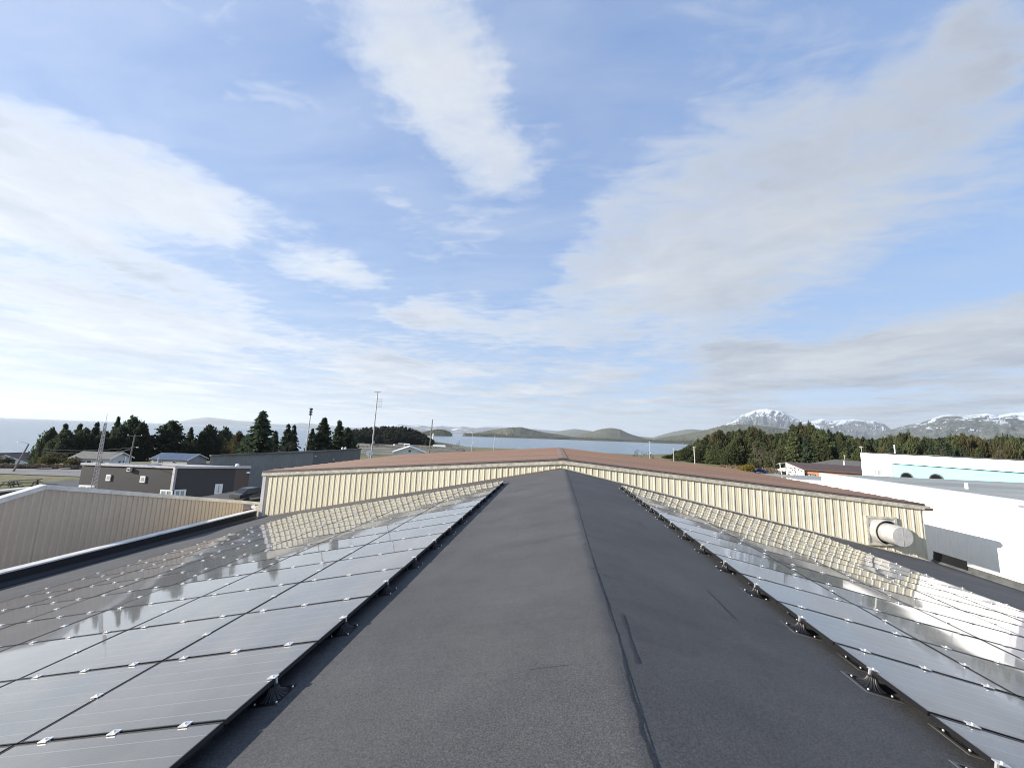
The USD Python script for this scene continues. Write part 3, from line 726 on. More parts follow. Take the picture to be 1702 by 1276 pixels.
def make_mount(name, edge):
    """Ribbed black roof foot with four bolts and a silver clamp; local z is the roof normal, z = 0 the felt."""
    x = thing(name)
    s = 0.135
    m = mb().hexa(np.array([[-s, -s, 0], [s, -s, 0], [s, s, 0], [-s, s, 0]]), np.array([[-s + .008, -s + .008, .010], [s - .008, -s + .008, .010], [s - .008, s - .008, .010], [-s + .008, s - .008, .010]]))
    m.build('base_plate', 'black_rubber', x)
    s = 0.160
    mb().hexa(np.array([[-s, -s, -.002], [s, -s, -.002], [s, s, -.002], [-s, s, -.002]]), np.array([[-s + .004, -s + .004, .006], [s - .004, -s + .004, .006], [s - .004, s - .004, .006], [-s + .004, s - .004, .006]])).build('felt_patch', 'grey_plate', x)
    prof = [(0.105, 0.010), (0.085, 0.017), (0.062, 0.031), (0.045, 0.052), (0.036, 0.076), (0.036, 0.092), (0.0, 0.094)]
    c = mb().lathe(prof, sides=28)
    for k in range(20):
        a = 2 * math.pi * k / 20; ca, sa = math.cos(a), math.sin(a)
        c.tube([[r_ * ca, r_ * sa, z_ + .003] for r_, z_ in prof[:6]], .0042, sides=4)
    c.build('ribbed_cone', 'black_rubber', x, smooth=40)
    for sx in (-1, 1):
        for sy in (-1, 1):
            mb().lathe([(0, .011), (.007, .009), (.009, .003), (.009, 0)], (sx * .098, sy * .098, .010), sides=8).build('bolt', 'bright_alloy', x, smooth=True)
    mb().box((0, 0, .105), (.05, .05, .03)).build('stem', 'black_rubber', x)
    cl = mb(); silver_clamp(cl, E_TOP * math.cos(TH)); cl.build('clamp', 'bright_alloy', x)
    return x


def make_clamp(name):
    x = thing(name)
    m = mb(); silver_clamp(m, E_TOP * math.cos(TH)); m.build('clamp_plate', 'bright_alloy', x)
    mb().lathe([(0.10, 0.0), (0.05, .03), (.03, .08), (.03, .10), (0, .10)], sides=8).build('foot', 'black_rubber', x)
    return x


mount0 = make_mount('roof_mount', True); clamp0 = make_clamp('panel_clamp'); free = {'roof_mount': mount0, 'panel_clamp': clamp0}


def put(kind, loc, rot, label, cat, group):
    p = free.get(kind)
    if p is not None:
        free[kind] = None
        place(p, loc, rot)
        return tag(p, label, cat, group)
    return copy_of({'roof_mount': mount0, 'panel_clamp': clamp0}[kind], label, cat, loc, rot, group)


clamps = []
for key, A in ARR.items():
    sg, side = A['sg'], A['side']

    def spot(x, y):
        return (x, y, RIDGE_Z - SL * abs(x - XR))
    for r in range(A['rows']):                      # feet along the edge by the ridge, one per panel
        y = A['y0'] + (r + (0.46 if sg < 0 else 0.54)) * A['py']
        put('roof_mount', spot(A['edge'] - sg * 0.0, y), slope_rot(sg), f"black ribbed roof mount at ridge side of {side} array, {ORD[A['rows'] - r]} from tan wall", 'roof mount', f'edge mounts of the {side} solar array')
    for r in range(A['rows'] + 1):                  # joints between rows
        y = A['y0'] + r * A['py']
        for c in range(A['cols']):
            for q in (1, 3, 5):
                x = A['edge'] + sg * (c + q / 6) * A['pitch']
                if c == 0 and q == 1:
                    put('roof_mount', spot(x, y), slope_rot(sg), f"black roof mount just under {side} array edge on {ORD[A['rows'] + 1 - r]} row joint from tan wall", 'roof mount', f'inner mounts of the {side} solar array')
                else:
                    clamps.append((spot(x, y), sg, f"{['upper', '', 'middle', '', 'lower'][q - 1]} silver clamp, {ORD[c + 1]} {side} column, on {ORD[A['rows'] + 1 - r]} row joint from tan wall", f'silver clamps on row joints of the {side} array'))
    for c in range(1, A['cols'] + 1):               # joints between columns and the outer edge
        for r in range(A['rows']):
            x = A['edge'] + sg * c * A['pitch']; y = A['y0'] + (r + 0.5) * A['py']
            clamps.append((spot(x, y), sg, f"silver clamp on {ORD[c]} {side} column joint from ridge, {ORD[A['rows'] - r]} panel row from tan wall", f'silver clamps on column joints of the {side} array'))


def visible(p):
    d = np.asarray(p) - CAM; f = d @ FWD
    return f > .3 and abs(d @ RIGHT / f * FPX) < PW / 2 + 20 and abs(d @ UP / f * FPX) < PH / 2 + 20


clamps = [q for q in clamps if visible(q[0])]
clamps.sort(key=lambda q: np.linalg.norm(np.asarray(q[0]) - CAM))
for loc, sg, lab, grp in clamps[:295]:
    put('panel_clamp', loc, slope_rot(sg), lab, 'panel clamp', grp)
m = mb()
for loc, sg, lab, grp in clamps[295:]:
    t = mb(); silver_clamp(t, E_TOP * math.cos(TH)); v, f = t.arrays()
    a = TH * sg; Rm = np.array([[math.cos(a), 0, -math.sin(a)], [0, 1, 0], [math.sin(a), 0, math.cos(a)]])
    m.add(v @ Rm + np.asarray(loc), f)
m.build('far_panel_clamps', 'bright_alloy', label='many small silver clamps on the farther solar panels near the tan wall', cat='panel clamps', kind='stuff')

# ------------------------------------------------------------------ cladding and simple building helpers
def clad(parent, name, mat, p0, p1, zbot, ztop, nrm, rib=0.305, sheet=0.915, rw=0.05, rh=0.032, minor=0.004, phase=0.0):
    """Ribbed metal sheets from p0 to p1 (plan), each sheet a part; zbot/ztop are functions of the distance along the wall."""
    p0, p1 = np.asarray(p0, float), np.asarray(p1, float); Lw = np.linalg.norm(p1 - p0); t = (p1 - p0) / Lw
    k = 0.0; made = []
    while k < Lw - 1e-3:
        e = min(k + sheet, Lw); us, hs = [k], [0.0]
        u = k + phase
        while u < e - 1e-6:
            for a, hh in ((0.0, 0), (rw * .45, rh), (rw * 1.25, rh), (rw * 1.7, 0), (rib * .44, 0), (rib * .47, minor), (rib * .52, minor), (rib * .55, 0), (rib * .72, 0), (rib * .75, minor), (rib * .8, minor), (rib * .83, 0)):
                if minor == 0 and a > rw * 1.7:
                    continue
                if k < u + a < e:
                    us.append(u + a); hs.append(hh)
            u += rib
        us.append(e); hs.append(0.0)
        us, hs = np.array(us), np.array(hs)
        P = np.zeros((len(us), 2, 3))
        for j, zf in enumerate((zbot, ztop)):
            P[:, j, :2] = p0 + us[:, None] * t + hs[:, None] * np.asarray(nrm, float)
            P[:, j, 2] = [zf(q) for q in us]
        made.append(mb().grid(P).build(name, mat, parent))
        k = e
    return made


def wall_quad(m, a, b, zb, zt, za=None):
    za = zt if za is None else za
    return m.add([[a[0], a[1], zb], [b[0], b[1], zb], [b[0], b[1], zt], [a[0], a[1], za]], [[0, 1, 2, 3]])


def frame_of(a, b):
    """Wall from plan point a to b: unit direction along it and the outward normal (to the right of a->b is outside when seen from the camera side chosen by the caller)."""
    d = np.asarray(b, float)[:2] - np.asarray(a, float)[:2]; d /= np.linalg.norm(d)
    n = np.array([d[1], -d[0]])
    return d, n


def window(parent, a, b, u, z, w, h, frame='white_paint', pane='window_dark', mull=1, out=0.03, bar=0.07, name='window'):
    """A framed window on wall a->b: u along, z height of the sill (absolute)."""
    d, n = frame_of(a, b)
    ax = np.array([[d[0], d[1], 0], [n[0], n[1], 0], [0, 0, 1.0]])
    c = np.array([a[0] + d[0] * (u + w / 2) + n[0] * out, a[1] + d[1] * (u + w / 2) + n[1] * out, z + h / 2])
    m = mb()
    for s in (-1, 1):
        m.box(c + ax[0] * s * (w / 2 - bar / 2), (bar, .08, h), ax)
        m.box(c + ax[2] * s * (h / 2 - bar / 2), (w - 2 * bar, .08, bar), ax)
    for k in range(1, mull + 1):
        m.box(c + ax[0] * (-w / 2 + w * k / (mull + 1)), (bar * .8, .07, h - 2 * bar), ax)
    f = m.build(name, frame, parent)
    mb().box(c - ax[1] * .012, (w - 2 * bar, .03, h - 2 * bar), ax).build('pane', pane, f)
    return f


# ------------------------------------------------------------------ the tan metal building at the end of the roof
tan = thing('tan_metal_building', 'tan ribbed metal building with a low brown roof behind the felt roof', 'building')
TXL, TXR = -10.15 * H, 10.50 * H
RT = 0.082                                     # its roof pitch
apexT = HC - 0.685 * H
fas_top, fas_bot = apexT - 0.055 * H, apexT - 0.172 * H
xr = 0.24 * H
wtop = lambda u: fas_bot + .05 - RT * abs(TXL + u - xr)
wbot = lambda u: float(roof_z(TXL + u)) + 0.035
clad(tan, 'siding_sheet', 'tan_siding', (TXL + .16, DW), (TXR, DW), lambda u: wbot(u + .16), lambda u: wtop(u + .16), (0, -1), rib=0.326, sheet=0.978, rw=0.050, rh=0.030)
# corner trim, base flashing, rake trim in lengths, drip edge
mb().box((TXL + .08, DW - .02, (wbot(0) + wtop(0)) / 2 - .3), (.2, .09, wtop(0) - wbot(0) + .6)).build('corner_trim', 'light_trim', tan)
for s, x0, x1 in ((-1, TXL, xr), (1, xr, TXR)):
    z0, z1 = float(roof_z(x0)) + .02, float(roof_z(x1)) + .02
    if s < 0: z1 = RIDGE_Z + .02
    else: z0 = RIDGE_Z + .02
    y = DW - .012
    m = mb().add([[x0, y - .07, z0 - .02], [x1, y - .07, z1 - .02], [x1, y, z1 + .035], [x0, y, z0 + .035]], [[0, 1, 2, 3]])
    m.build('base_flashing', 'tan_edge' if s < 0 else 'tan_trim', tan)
    cuts = np.linspace(x0 - (.0 if s > 0 else .08), x1 + (.26 if s > 0 else 0), 6)
    for a, b in zip(cuts[:-1], cuts[1:]):
        za, zb = (fas_bot - RT * abs(q - xr) for q in (a, b)); hgt = fas_top - fas_bot
        pb = np.array([[a + .004, DW - .11, za], [b, DW - .11, zb], [b, DW + .02, zb], [a + .004, DW + .02, za]])
        mb().hexa(pb, pb + [0, 0, hgt]).build('rake_trim', 'tan_trim', tan)
    e1 = x1 + (.02 if s > 0 else 0); e0 = x0 - (.06 if s < 0 else 0)
    za, zb = (fas_top - RT * abs(q - xr) for q in (e0, e1))
    pb = np.array([[e0, DW - .135, za + .002], [e1, DW - .135, zb + .002], [e1, DW + .05, zb + .002], [e0, DW + .05, za + .002]])
    mb().hexa(pb, pb + [0, 0, .05 * H]).build('drip_edge', 'tan_edge', tan)
    # roof: long sheets with low standing seams running down the slope
    YF = 24.6 * H
    nS = 22; yc = np.linspace(DW - .13, YF, nS + 1)
    for a, b in zip(yc[:-1], yc[1:]):
        za, zb = (apexT - RT * abs(q - xr) for q in (e0, e1))
        m = mb().add([[e0, a, za], [e1, a, zb], [e1, b, zb], [e0, b, za]], [[0, 1, 2, 3]])
        m.hexa(np.array([[e0, b - .05, za], [e1, b - .05, zb], [e1, b - .012, zb], [e0, b - .012, za]]), np.array([[e0, b - .042, za + .028], [e1, b - .042, zb + .028], [e1, b - .02, zb + .028], [e0, b - .02, za + .028]]))
        m.build('roof_sheet', 'brown_roof', tan)
m = mb()
for s in (-1, 1):
    m.add([[xr, DW - .13, apexT + .032], [xr + s * .28, DW - .13, apexT - RT * .28 + .032], [xr + s * .28, YF, apexT - RT * .28 + .032], [xr, YF, apexT + .032]], [[0, 1, 2, 3]])
m.build('ridge_cap', 'brown_roof', tan)
for x in (TXL, TXR):
    z = apexT - RT * abs(x - xr)
    mb().add([[x, DW, 0], [x, YF, 0], [x, YF, z], [x, DW, z]], [[0, 1, 2, 3]]).build('side_wall', 'tan_siding', tan)
mb().add([[TXL, YF, 0], [TXR, YF, 0], [TXR, YF, apexT - RT * (TXR - xr)], [xr, YF, apexT], [TXL, YF, apexT - RT * (xr - TXL)]], [[0, 1, 2], [0, 2, 3], [0, 3, 4]]).build('rear_wall', 'tan_siding', tan)
mb().add([[TXL + .01, DW + .03, 0], [TXR - .01, DW + .03, 0], [TXR - .01, DW + .03, wtop(TXR - TXL)], [xr, DW + .03, fas_bot + .05], [TXL + .01, DW + .03, wtop(0)]], [[0, 1, 2], [0, 2, 3], [0, 3, 4]]).build('wall_core', 'tan_siding', tan)
mb().box((TXR + .16, DW - .06, fas_bot - RT * (TXR - xr) + .02), (.34, .16, .12)).build('gutter_end', 'tan_edge', tan)

# exhaust duct on its wall
fc = np.array([15.80, DW, HC - 3.97])
duct = thing('exhaust_duct', 'big round galvanised exhaust duct sticking out of the tan wall at right', 'duct', fc)
AXD = np.array([[1.0, 0, 0], [0, 0, 1.0], [0, -1.0, 0]])       # local z -> -y
m = mb()
for s in (-1, 1):
    m.box((s * .63, -.06, 0), (.09, .12, 1.35)); m.box((0, -.06, s * .63), (1.17, .12, .09))
m.build('flange_frame', 'tan_trim', duct)
mb().box((0, -.045, 0), (1.17, .04, 1.17)).build('flange_plate', 'galvanised', duct)
mb().lathe([(.57, .06), (.57, .42), (.585, .43), (.585, .46), (.57, .465), (.55, .465), (.55, .10)], ax=AXD, sides=48).build('collar', 'galvanised', duct, smooth=40)
mb().lathe([(.55, .12), (.0, .12)], ax=AXD, sides=48).build('collar_back', 'duct_inside', duct)
mb().lathe([(.44, .12), (.44, .70), (.447, .705), (.447, .725), (.44, .73), (.44, 1.18), (.43, 1.19)], ax=AXD, sides=48).build('pipe', 'galvanised', duct, smooth=40)
cap = mb().lathe([(.432, 1.185), (.425, 1.20), (.0, 1.215)], ax=AXD, sides=48).build('end_cap', 'galvanised', duct, smooth=30)
mb().box((0, -1.216, 0), (.012, .006, .84)).build('cap_seam', 'galvanised', cap)

# ------------------------------------------------------------------ taupe gabled neighbour on the left
tau = thing('taupe_gable_building', 'taupe ribbed metal building with white capped gable parapet left of the felt roof', 'building')
XT = -21.5
Pp = at_x(75, 813, XT); Pr = at_x(430, 838.5, XT); Pl = at_x(0, 836, XT)
srt = (Pp[2] - Pr[2]) / (Pr[1] - Pp[1]); slt = (Pp[2] - Pl[2]) / (Pp[1] - Pl[1])
ye = at_x(405, 836, XT)[1]
ytop = lambda y: Pp[2] - (srt * (y - Pp[1]) if y > Pp[1] else slt * (Pp[1] - y))
yst = Pp[1] - (ye - Pp[1]) * .9
clad(tau, 'siding_sheet', 'taupe_siding', (XT, yst), (XT, Pp[1]), lambda u: 0, lambda u: ytop(yst + u), (1, 0), rib=.25, sheet=1.0, rw=.06, rh=.03, minor=0)
clad(tau, 'siding_sheet', 'taupe_siding', (XT, Pp[1]), (XT, ye), lambda u: 0, lambda u: ytop(Pp[1] + u), (1, 0), rib=.25, sheet=1.0, rw=.06, rh=.03, minor=0)
for y0_, y1_ in ((yst, Pp[1]), (Pp[1], Pr[1] + .3)):
    cuts = np.linspace(y0_, y1_, 6)
    for a, b in zip(cuts[:-1], cuts[1:]):
        za, zb = ytop(a + 1e-4 if a == Pp[1] else a), ytop(b)
        pb = np.array([[XT - .30, a, za], [XT + .05, a, za], [XT + .05, b - .01, zb], [XT - .30, b - .01, zb]])
        mb().hexa(pb + [0, 0, .002], pb + [0, 0, .20]).build('parapet_cap', 'white_cap', tau)
mb().box((XT - .1, Pr[1] - .1, ytop(Pr[1]) - 1.0), (.35, .5, 2.0)).build('corner_post', 'white_cap', tau)
mb().box((XT - 1.6, (ye + Pr[1]) / 2, ytop(Pr[1]) - 1.5), (2.8, Pr[1] - ye - .6, 2.6)).build('recess_wall', 'rust_brown', tau)
# roof behind the parapet and the rear parapet
XB = -33.0
for y0_, y1_ in ((yst, Pp[1]), (Pp[1], ye)):
    z0_, z1_ = ytop(y0_) - .75, ytop(y1_) - .75
    mb().add([[XT - .01, y0_, z0_], [XT - .01, y1_, z1_], [XB, y1_, z1_], [XB, y0_, z0_]], [[0, 1, 2, 3]]).build('roof', 'brown_shingle', tau)
rp = at_x(30, 811.5, XB)
yb1 = at_x(73, 812, XB)[1]; ybc, ybl = yb1 - 10, 20
mb().box((XB, ybc, rp[2] - .75), (.3, ybl, 1.3)).build('rear_parapet', 'black_flashing', tau)
mb().box((XB, ybc, rp[2] - .04), (.42, ybl, .1)).build('rear_cap', 'white_cap', tau)
mb().box((XB + .1, ybc, 2.5), (.2, ybl - 1, 5)).build('rear_wall', 'taupe_siding', tau)

# ------------------------------------------------------------------ dark grey flat roofed building
dk = thing('dark_grey_building', 'dark grey flat roofed two storey building behind the taupe gable', 'building')
ZD = HC - 6.0
A = at_z(137, 771, ZD); B = at_z(292, 777, ZD); C = at_z(416, 777, ZD)
BK = A + (C - B)


def poly_wall(parent, pts, z0, z1, mat, name='wall'):
    for a, b in zip(pts[:-1], pts[1:]):
        wall_quad(mb(), a, b, z0, z1).build(name, mat, parent)


wall_quad(mb(), A, B, 0, ZD).build('wall', 'dark_siding', dk)
C9 = lerp(B, C, .80)
wall_quad(mb(), B, C9, 0, ZD).build('wall', 'dark_siding_stained', dk)
wall_quad(mb(), C9, C, 0, ZD).build('wall', 'stained_siding', dk)
wall_quad(mb(), C, BK, 0, ZD).build('wall', 'dark_siding', dk); wall_quad(mb(), BK, A, 0, ZD).build('wall', 'dark_siding', dk)
mb().add([A - [0, 0, .3], B - [0, 0, .3], C - [0, 0, .3], BK - [0, 0, .3]], [[0, 1, 2, 3]]).build('roof', 'flat_roof', dk)


def edge_strip(parent, a, b, z, hgt, mat, name='roof_edge', out=.08):
    d, n = frame_of(a, b)
    ax = np.array([[d[0], d[1], 0], [n[0], n[1], 0], [0, 0, 1.0]]); c = (np.asarray(a)[:2] + np.asarray(b)[:2]) / 2
    return mb().box((c[0], c[1], z), (np.linalg.norm(np.asarray(b)[:2] - np.asarray(a)[:2]) + out, .3 + out, hgt), ax).build(name, mat, parent)


edge_strip(dk, A, B, ZD + .05, .28, 'light_trim'); edge_strip(dk, B, C, ZD + .05, .26, 'light_trim'); edge_strip(dk, C, BK, ZD, .2, 'light_trim'); edge_strip(dk, BK, A, ZD, .2, 'light_trim')
mb().box((B[0] + .02, B[1] - .02, ZD / 2 + 1), (.35, .35, ZD - 2)).build('corner_trim', 'light_trim', dk)
LA, LB = np.linalg.norm((B - A)[:2]), np.linalg.norm((C - B)[:2])


def on_wall(px, py, a, b):
    """(distance along wall a->b, height) of the wall point seen at a pixel."""
    s = sight(px, py); d, n = frame_of(a, b)
    k = ((np.asarray(a)[:2] - CAM[:2]) @ n) / (s[:2] @ n); p = CAM + s * k
    return (p[:2] - np.asarray(a)[:2]) @ d, p[2]


def window_px(parent, a, b, x0, y0, x1, y1, **kw):
    u0, z0 = on_wall(x0, y1, a, b); u1, z1 = on_wall(x1, y0, a, b)
    return window(parent, a, b, u0, z0, u1 - u0, z1 - z0, **kw)


window_px(dk, A, B, 129, 806.5, 159, 822, pane='window_pale', mull=1, bar=.25)
window_px(dk, A, B, 264, 814, 288, 834, pane='window_pale', mull=1, bar=.2)
window_px(dk, B, C, 287, 813, 310, 836, pane='window_pale', mull=1, bar=.2)
window_px(dk, B, C, 356, 804, 371, 821, pane='window_pale', mull=2, bar=.2)
for (x0, y0, x1, y1) in ((176.5, 788.5, 185.5, 798.5), (233, 791, 243, 801.5)):
    u0, z0 = on_wall(x0, y1, A, B); u1, z1 = on_wall(x1, y0, A, B); d, n = frame_of(A, B)
    ax = np.array([[d[0], d[1], 0], [n[0], n[1], 0], [0, 0, 1.0]])
    c = A[:2] + d * (u0 + u1) / 2
    bx = mb().box((c[0] + n[0] * .06, c[1] + n[1] * .06, (z0 + z1) / 2), (u1 - u0, .12, z1 - z0), ax).build('vent_hood', 'white_paint', dk)
    mb().box((c[0] + n[0] * .125, c[1] + n[1] * .125, (z0 + z1) / 2), ((u1 - u0) * .55, .02, (z1 - z0) * .55), ax).build('grille', 'house_grey', bx)
u0, z0 = on_wall(217, 780, A, B); c = A[:2] + frame_of(A, B)[0] * u0; n = frame_of(A, B)[1]
bx = mb().box((c[0] + n[0] * .15, c[1] + n[1] * .15, z0), (.5, .3, .5)).build('wall_lamp', 'light_trim', dk)
mb().box((c[0] + n[0] * .32, c[1] + n[1] * .32, z0), (.22, .05, .22)).build('lens', 'window_dark', bx)
u0, z0 = on_wall(413, 786, B, C); c = B[:2] + frame_of(B, C)[0] * u0; n = frame_of(B, C)[1]
mb().lathe([(0, .25), (.18, .2), (.25, 0), (0, 0)], (c[0] + n[0] * .2, c[1] + n[1] * .2, z0), sides=10).build('wall_lamp', 'white_paint', dk)
for px_ in (247, 189):
    p = at_z(px_, 772, ZD); mb().tube([p + np.array([-2, 3, -.5]), p + np.array([-2, 3, .9])], .09, 8).build('vent_pipe', 'light_trim', dk)
p = at_z(394, 775.5, ZD); mb().lathe([(.25, 0), (.25, .35), (0, .5)], p, sides=10).build('roof_vent', 'white_paint', dk)

# long grey building beyond it
lg = thing('long_grey_building', 'long grey ribbed metal building with flat top beyond the dark building', 'building')
ZG = HC - 4.6
A2 = at_z(350, 757.5, ZG); B2 = at_z(521, 751, ZG); C2 = at_z(600, 746, ZG)
D2 = A2 + (C2 - B2)
clad(lg, 'siding_sheet', 'grey_siding', A2[:2], B2[:2], lambda u: 0, lambda u: ZG, frame_of(A2, B2)[1], rib=.6, sheet=3.0, rw=.12, rh=.04, minor=0)
clad(lg, 'siding_sheet', 'mid_siding', B2[:2], C2[:2], lambda u: 0, lambda u: ZG, frame_of(B2, C2)[1], rib=.6, sheet=3.0, rw=.12, rh=.04, minor=0)  # same cladding as the left facade, its shade painted in by a darker colour
wall_quad(mb(), C2, D2, 0, ZG).build('wall', 'grey_siding', lg); wall_quad(mb(), D2, A2, 0, ZG).build('wall', 'grey_siding', lg)
mb().add([A2 - [0, 0, .1], B2 - [0, 0, .1], C2 - [0, 0, .1], D2 - [0, 0, .1]], [[0, 1, 2, 3]]).build('roof', 'flat_roof', lg)
edge_strip(lg, A2, B2, ZG + .05, .2, 'grey_flashing'); edge_strip(lg, B2, C2, ZG + .05, .2, 'grey_flashing')
for q in ((523, 758.5), (553, 764)):
    p = at_z(*q, ZG - 1.2); u0, z0 = on_wall(*q, B2, C2); dd, n = frame_of(B2, C2); c = B2[:2] + dd * u0
    mb().lathe([(0, .2), (.15, .15), (.2, 0), (0, 0)], (c[0] + n[0] * .15, c[1] + n[1] * .15, z0), sides=8).build('wall_lamp', 'white_paint', lg)
for q in (569, 574):
    p = at_z(q, 746.5, ZG); mb().lathe([(.2, -.1), (.2, .4), (0, .55)], p, sides=8).build('roof_vent', 'white_paint', lg)


# ------------------------------------------------------------------ houses
def gable_house(name, label, loc, yaw, L_, W_, hw, hr, wall, roof, wins=(), cat='house', group=None, eave=.35, chimney=False, door=None, detail=True):
    """Gable house: ridge along local x, length L_, width W_, wall height hw, ridge height hr."""
    t = thing(name, label, cat, loc, (0, 0, yaw), group)
    for s in (-1, 1):
        mb().box((0, s * (W_ / 2 - .1), hw / 2), (L_, .2, hw)).build('wall', wall, t)
        g = np.array([[s * L_ / 2, -W_ / 2 + .2, 0], [s * L_ / 2, W_ / 2 - .2, 0], [s * L_ / 2, W_ / 2 - .2, hw], [s * L_ / 2, 0, hr - .12], [s * L_ / 2, -W_ / 2 + .2, hw]])
        mb().prism(g, (-s * .2, 0, 0)).build('gable_wall', wall, t)
        sl = (hr - hw) / (W_ / 2)
        pts = np.array([[-L_ / 2 - eave, s * (W_ / 2 + eave), hw - sl * eave], [L_ / 2 + eave, s * (W_ / 2 + eave), hw - sl * eave], [L_ / 2 + eave, 0, hr], [-L_ / 2 - eave, 0, hr]])
        rf = mb().hexa(pts, pts + [0, 0, .16]).build('roof', roof, t)
        if detail:
            for e in (-1, 1):
                q = np.array([[e * (L_ / 2 + eave + .03), s * (W_ / 2 + eave), hw - sl * eave - .12], [e * (L_ / 2 + eave + .03), 0, hr - .12], [e * (L_ / 2 + eave + .03), 0, hr + .17], [e * (L_ / 2 + eave + .03), s * (W_ / 2 + eave), hw - sl * eave + .17]])
                mb().prism(q, (e * .06, 0, 0)).build('barge_board', 'house_white', rf)
    for side, u, z, w, h in wins:
        if side in 'fb':
            sg = -1 if side == 'f' else 1
            f = mb().box((u, sg * (W_ / 2 + .02), z), (w, .08, h)).build('window', 'white_paint', t)
            mb().box((u, sg * (W_ / 2 + .065), z), (w - .25, .03, h - .25)).build('pane', 'window_dark', f)
        else:
            sg = -1 if side == 'l' else 1
            f = mb().box((sg * (L_ / 2 + .02), u, z), (.08, w, h)).build('window', 'white_paint', t)
            mb().box((sg * (L_ / 2 + .065), u, z), (.03, w - .25, h - .25)).build('pane', 'window_dark', f)
    if chimney:
        mb().box((L_ * .2, .5, hr + .2), (.5, .5, 1.2)).build('chimney', 'house_grey', t)
    return t


def yaw_deg(v):
    return math.degrees(math.atan2(v[1], v[0]))


def place_r(px, r):
    d = sight(px, 720); x, y = d[0] / math.hypot(d[0], d[1]) * r, d[1] / math.hypot(d[0], d[1]) * r
    return np.array([x, y, float(ground(x, y))])


def facing(p):
    """Yaw that turns local -y towards the camera."""
    return math.degrees(math.atan2(p[1], p[0])) - 90


def top_h(px, py, p):
    """Height above p's ground of the sight line through (px, py) over p."""
    d = sight(px, py); r = math.hypot(p[0], p[1])
    return HC + d[2] / math.hypot(d[0], d[1]) * r - p[2]


p = place_r(178, 138); hr_ = top_h(170, 751.5, p)
gable_house('white_house', 'white bungalow with grey roof below the broad dark trees and cross arm pole', p, facing(p) - 42, 8.4, 5.8, hr_ - 1.3, hr_, 'house_white', 'grey_shingle', [('f', -2.6, hr_ - 2.2, 1.5, .9), ('f', -.2, hr_ - 2.2, 1.1, .9), ('f', 2.3, hr_ - 2.2, 1.3, .9), ('r', .9, hr_ - 2.2, .8, .8), ('r', -.3, hr_ - 2.2, .8, .8)])
p = place_r(306, 140); hr_ = top_h(295, 754, p)
gable_house('blue_roofed_house', 'pale grey house with a blue shingle roof below the bushy spruce', p, facing(p) - 40, 9.4, 6.6, hr_ - 1.3, hr_, 'house_grey', 'blue_shingle', [('f', -2.4, hr_ - 2.0, .9, .6), ('f', 1.2, hr_ - 2.0, .9, .6)], chimney=False)
p = place_r(40, 232); hr_ = top_h(43, 754.5, p); p[2] -= max(0, 5.0 - hr_); hr_ = max(hr_, 5.0)
gable_house('white_gable_house', 'small white gabled house with dark roof at far left by the sea', p, facing(p) + 62, 12, 11, hr_ - 2.6, hr_, 'house_white', 'brown_shingle', [('f', 0, 1.2, 1.2, 1.2)])
p = place_r(2, 232); hr_ = top_h(8, 753, p); p[2] -= max(0, 5.0 - hr_); hr_ = max(hr_, 5.0)
gable_house('brown_house', 'dark brown roofed house at the left edge of the photo', p, facing(p) + 15, 14, 10, hr_ - 2.4, hr_, 'dark_wood', 'brown_shingle', [('f', 2, 1.4, 1.2, 1.0)])
p = place_r(683, 150); hr_ = top_h(684, 741.5, p)
gable_house('cream_house', 'cream gabled house end just over the brown roof beside the utility pole', p, facing(p) + 90, 10, 11.5, hr_ - 2.1, hr_, 'house_white', 'house_white', [('l', 0, 4, 1.2, 1.0)], eave=.5)
# village along the far shore
VIL = [(596, 736.5, 420, 13, 'house_white', 'grey_shingle'), (607, 737.5, 400, 12, 'house_grey', 'grey_shingle'), (618, 737.5, 415, 14, 'house_white', 'brown_shingle'), (664, 737.5, 430, 11, 'house_white', 'grey_shingle'),
       (673, 737.0, 440, 12, 'house_white', 'house_white'), (683, 739, 400, 12, 'house_white', 'grey_shingle'), (731, 739.5, 440, 13, 'house_white', 'house_white'), (744, 740.5, 450, 9, 'house_white', 'brown_shingle'), (630, 739.5, 380, 12, 'house_grey', 'brown_shingle'), (652, 742, 330, 10, 'dark_wood', 'olive_shingle')]
VLAB = ['small white house with grey roof, leftmost of the distant village row', 'small grey house second from left in the distant village row', 'white house with brown roof left of the tall mast in the far village',
        'white house of the far village left of the cream gable house', 'white roofed house in the far village above the cream gable house', 'white house with grey roof above the right end of the cream gable', 'long low white house at the water right of the utility pole',
        'small white house with brown roof by the bay, left of the round bare tree', 'grey house with brown roof right of the tall mast in far village', 'dark wooden shed in front of the distant village']
for i, (px_, py_, r_, w_, wl, rf) in enumerate(VIL):
    p = place_r(px_, r_); hr_ = max(4.5, top_h(px_, py_, p)); p[2] = HC + sight(px_, py_)[2] / math.hypot(*sight(px_, py_)[:2]) * r_ - hr_
    gable_house('village_house', VLAB[i], p, facing(p) + [15, -25, 5, 30, -10, 20, 8, -30, 12, 0][i], w_, 8, hr_ - 2, hr_, wl, rf, [('f', -w_ * .25, hr_ - 3.1, 1.4, 1.2), ('f', w_ * .2, hr_ - 3.1, 1.4, 1.2)], detail=False)

